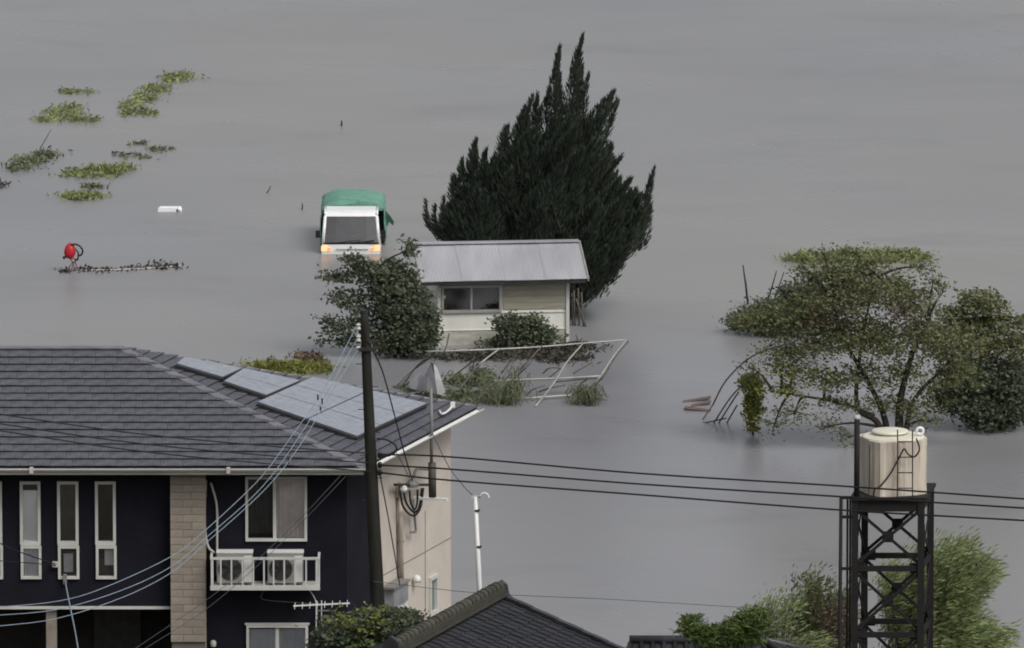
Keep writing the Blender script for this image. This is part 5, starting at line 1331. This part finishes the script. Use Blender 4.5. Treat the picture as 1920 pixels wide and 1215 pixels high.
MB().bar(bot[0] + Vector((.03, -.015, .02)), bot[4] + Vector((-.03, -.015, .02)), .03, .04).build('windscreen_seal', 'black', tk_)
for s_ in (-1, 1):
    MB().quad(tpt(s_ * wB * .985, .06, zb - .02), tpt(s_ * wB * .985, 1.0, zb - .02), tpt(s_ * wT * .98, 1.0, zr - .08), tpt(s_ * wT * .99, .44, zr - .1)).build('side_window', 'glassdark', tk_)
MB().bar(bot[1] + Vector((0, -.03, .03)), bot[2] + Vector((.25, -.0, .10)), .015).build('wiper', 'black', tk_)
MB().bar(bot[2] + Vector((.02, -.03, .03)), bot[4] + Vector((-.14, .02, .09)), .015).build('wiper', 'black', tk_)
ds = MB().frame(tpt(0, .38, zb + .0), (wB * .9, 0, 0), (0, .2, 0), (0, 0, .03)).build('dashboard', 'acdark', tk_)
for s_ in (-.33, .33): MB().frame(tpt(s_, .85, zb + .05), (.22, 0, 0), (0, .08, .02), (0, -.05, .26)).build('seat', 'pipegrey', tk_)
MB().frame(tpt(0, 1.19, zb + .22), (.28, 0, 0), (0, .01, 0), (0, 0, .15)).build('rear_window', 'lace', tk_)
MB().frame(tpt(.1, .55, zr - .17), (.07, 0, 0), (0, .01, 0), (0, 0, .025)).build('inner_mirror', 'black', tk_)
for s_, x in ((-1, 596), (1, 719)):
    p = PY(x, 439, TY + .15); mr = MB().frame(p, (.055, 0, 0), (0, .03, 0), (0, 0, .085)).build('wing_mirror', 'black', tk_)
    MB().bar(p, tpt(s_ * wB * .9, .12, zb + .05), .025).build('mirror_arm', 'black', mr)
    x2 = 608 if s_ < 0 else 707
    c = PY(x2, 464, TY - .03)
    q = [(-.06, -.09), (.075, -.09), (.075, .02), (.03, .065), (-.06, .05)] if s_ > 0 else [(-.075, -.09), (.06, -.09), (.06, .05), (-.03, .065), (-.075, .02)]
    MB().slab([c + Vector((x_, -.004, z_)) for x_, z_ in q], (0, .05, 0)).build('headlight', 'lamp', tk_)
    c2 = c + Vector((s_ * -.12, 0.0, -.05)); MB().slab([c2 + Vector((x_, -.01, z_)) for x_, z_ in ((-.035, -.05), (.035, -.05), (.035, .04), (-.035, .04))], (0, .04, 0)).build('indicator', 'indicator', tk_)
    for y in (.45, 2.55):
        ty = MB(); ty.tube([tpt(s_ * .60, y, -.60), tpt(s_ * .72, y, -.60)], .25, 16); t_ = ty.build('wheel', 'tyre', tk_)
MB().box(tpt(0, -.055, tp_(658, 463)[1]), (.045, .012, .06)).build('badge', 'pipegrey', tk_)
MB().bar(tpt(-.36, -.052, tp_(0, 467)[1]), tpt(.42, -.05, tp_(0, 467)[1]), .012, .016).build('bonnet_seam', 'pipegrey', tk_)
MB().box(tpt(0, 2.25, -.32), (1.41, 2.05, .08)).build('bed', 'truckwhite', tk_)
for s_ in (-1, 1): MB().box(tpt(s_ * .70, 2.25, -.13), (.04, 2.03, .30)).build('bed_side', 'truckwhite', tk_)
MB().box(tpt(0, 3.27, -.13), (1.41, .04, .30)).build('tailgate', 'truckwhite', tk_)
# tarpaulin over a load, sagging between the hoops
tb_ = MB(); nx_, ny_ = 36, 22
z_apex = PY(660, 360, TY + 2.3).z; z_sh = PY(660, 389, TY + 1.35).z
V_ = []
for j in range(ny_ + 1):
    y = 1.28 + 2.05 * j / ny_
    for i in range(nx_ + 1):
        u = -1 + 2 * i / nx_; hw_ = .775 + .02 * math.sin(j * 1.3)
        front = min(1, j / 6)
        top = z_sh + (z_apex - z_sh) * (math.sin(math.pi * min(1, (.15 + j / ny_ * .75))) ** .7) * (1 - abs(u) ** 2.6 * .9)
        if abs(u) < .72:
            x = u / .72 * hw_ * .95; z = top - .08 * (abs(u) / .72) ** 4
        else:
            e = (abs(u) - .72) / .28; x = math.copysign(hw_ * (.95 + .05 * min(1, e * 2)), u); z = (top - .08) * (1 - e) + .02 * e
        z += .034 * math.sin(6 * u + 4.1 * math.sin(j * .42)) * (1 if abs(u) < .72 else .4) + .016 * math.sin(j * 1.1 + u * 4)
        x += .014 * math.sin(j * 2.1 + z * 9)
        V_.append(tpt(x + .03, y + .02 * math.sin(5 * u), z))
k = nx_ + 1
tb_.add(V_, [(j * k + i, j * k + i + 1, (j + 1) * k + i + 1, (j + 1) * k + i) for j in range(ny_) for i in range(nx_)])
fr_row = V_[:k]                                   # front skirt down behind the cab roof
low_ = [Vector((p.x, TY + 1.27 + .012 * math.sin(i * 1.7), max(.02, min(p.z, zr - .12)))) for i, p in enumerate(fr_row)]
tb_.add(fr_row + low_, [(i, i + 1, k + i + 1, k + i) for i in range(nx_)])
bk = V_[-k:]; lowb = [Vector((p.x, p.y + .03, .0)) for p in bk]; tb_.add(bk + lowb, [(i, i + 1, k + i + 1, k + i) for i in range(nx_)])
tarp = tb_.build('tarpaulin', 'tarp', None, True, at=tpt(0, 2.25, -.1)); tag(tarp, 'green tarpaulin stretched over the load of the white mini truck', 'tarpaulin')
fl = MB(); a = [PY(x, y, TY + 1.9 + .1 * i) for i, (x, y) in enumerate(((716, 385), (724, 396), (732, 405), (739, 416)))]
b_ = [PY(x, y, TY + 2.1 + .1 * i) for i, (x, y) in enumerate(((716, 402), (722, 410), (729, 416), (737, 419)))]
for i in range(3): fl.quad(a[i], a[i + 1], b_[i + 1] + Vector((0, .05, -.03 * i)), b_[i])
c = [p + Vector((-.03, .1, -.12)) for p in b_]
for i in range(2): fl.quad(b_[i], b_[i + 1], c[i + 1], c[i])
k = nx_ + 1
fl.build('loose_flap', 'tarp', tarp, True)

# ================================================================ SMALL THINGS ON THE WATER
c = PZ(318, 395, 0); s = PXM(c.y, 0); w_ = 44 / s / 2
fo = empty('foam_float', c, 'white foam block floating on the open flood', 'float')
b = MB(); b.slab([c + Vector((x, -.16, z)) for x, z in ((-w_, -.04), (w_ * .72, -.04), (w_ * .72, .085), (-w_ * .8, .085), (-w_, .05))], (0, .32, 0)); b.build('block', 'foam', fo)
MB().tube([c + Vector((w_ * .82, -.16, .03)), c + Vector((w_ * .82, .16, .03))], .068, 12).build('rounded_end', 'foam', fo, True)
MB().tube([c + Vector((w_ * .84, -.172, .035)), c + Vector((w_ * .84, -.16, .035))], .02, 8).build('hole', 'pipegrey', fo)

c = PZ(135, 509, 0); Yr = c.y
rm_ = empty('red_machine', (c.x, Yr, 0), 'small red machine with black hoops on thin legs in the flood', 'machine')
q = lambda x, y, o=0: PY(x, y, Yr + o)
bd = MB(); c0 = q(131, 471)
for k, (dz, rx, ry) in enumerate(((-.17, .03, .03), (-.15, .10, .09), (-.05, .14, .12), (.06, .13, .12), (.14, .10, .09), (.20, .03, .03))):
    for t in range(12): bd.v.append(tuple(c0 + Vector((rx * math.cos(t * math.pi / 6) + .06 * dz, ry * math.sin(t * math.pi / 6), dz))))
bd.f = [(i * 12 + t, i * 12 + (t + 1) % 12, (i + 1) * 12 + (t + 1) % 12, (i + 1) * 12 + t) for i in range(5) for t in range(12)] + [tuple(range(11, -1, -1)), tuple(60 + t for t in range(12))]
bd.build('body', 'red', rm_, True)
MB().tube(smooth_path([q(x, y, -.08) for x, y in ((133, 459), (142, 458), (150, 462), (155, 470), (152, 478), (145, 480))]), .022, 8).build('hoop', 'black', rm_, True)
MB().tube(smooth_path([q(x, y, .02) for x, y in ((136, 463), (143, 469), (147, 476), (145, 486), (140, 488))]), .018, 8).build('hoop', 'black', rm_, True)
for a_, b2 in (((128, 480), (137, 493)), ((146, 487), (137, 493)), ((124, 483), (148, 487)), ((137, 490), (131, 514)), ((138, 492), (139, 511)), ((140, 490), (154, 510)), ((135, 492), (118, 511))):
    MB().bar(q(*a_), q(*b2) if b2[1] < 505 else q(b2[0], b2[1] + 14), .02).build('leg' if b2[1] > 505 else 'strut', 'redrust', rm_)
MB().frame(q(120, 483), (.03, 0, 0), (0, .03, 0), (0, 0, .03)).build('knob', 'black', rm_)
db = weed_patch('line of dark flotsam trailing from the red machine', [(122, 508, 9, 3), (165, 506, 10, 4), (185, 507, 16, 2), (250, 503, 18, 2), (300, 501, 24, 2), (325, 499, 12, 2)], 'debris', None, .07, 'flotsam', .35, .12, .05, 'flotsam'); db['kind'] = 'stuff'
cable('floating_rope', [(158, 507, Yr)] and [(158, 507, PZ(158, 507, .02).y), (200, 506, PZ(200, 506, .02).y), (260, 504, PZ(260, 504, .02).y), (340, 498, PZ(340, 498, .02).y)], .018, 'pipelight', 'pale rope floating on the flood beside the red machine')
print('shingles', n1, n2, 'tiles', len(cand))
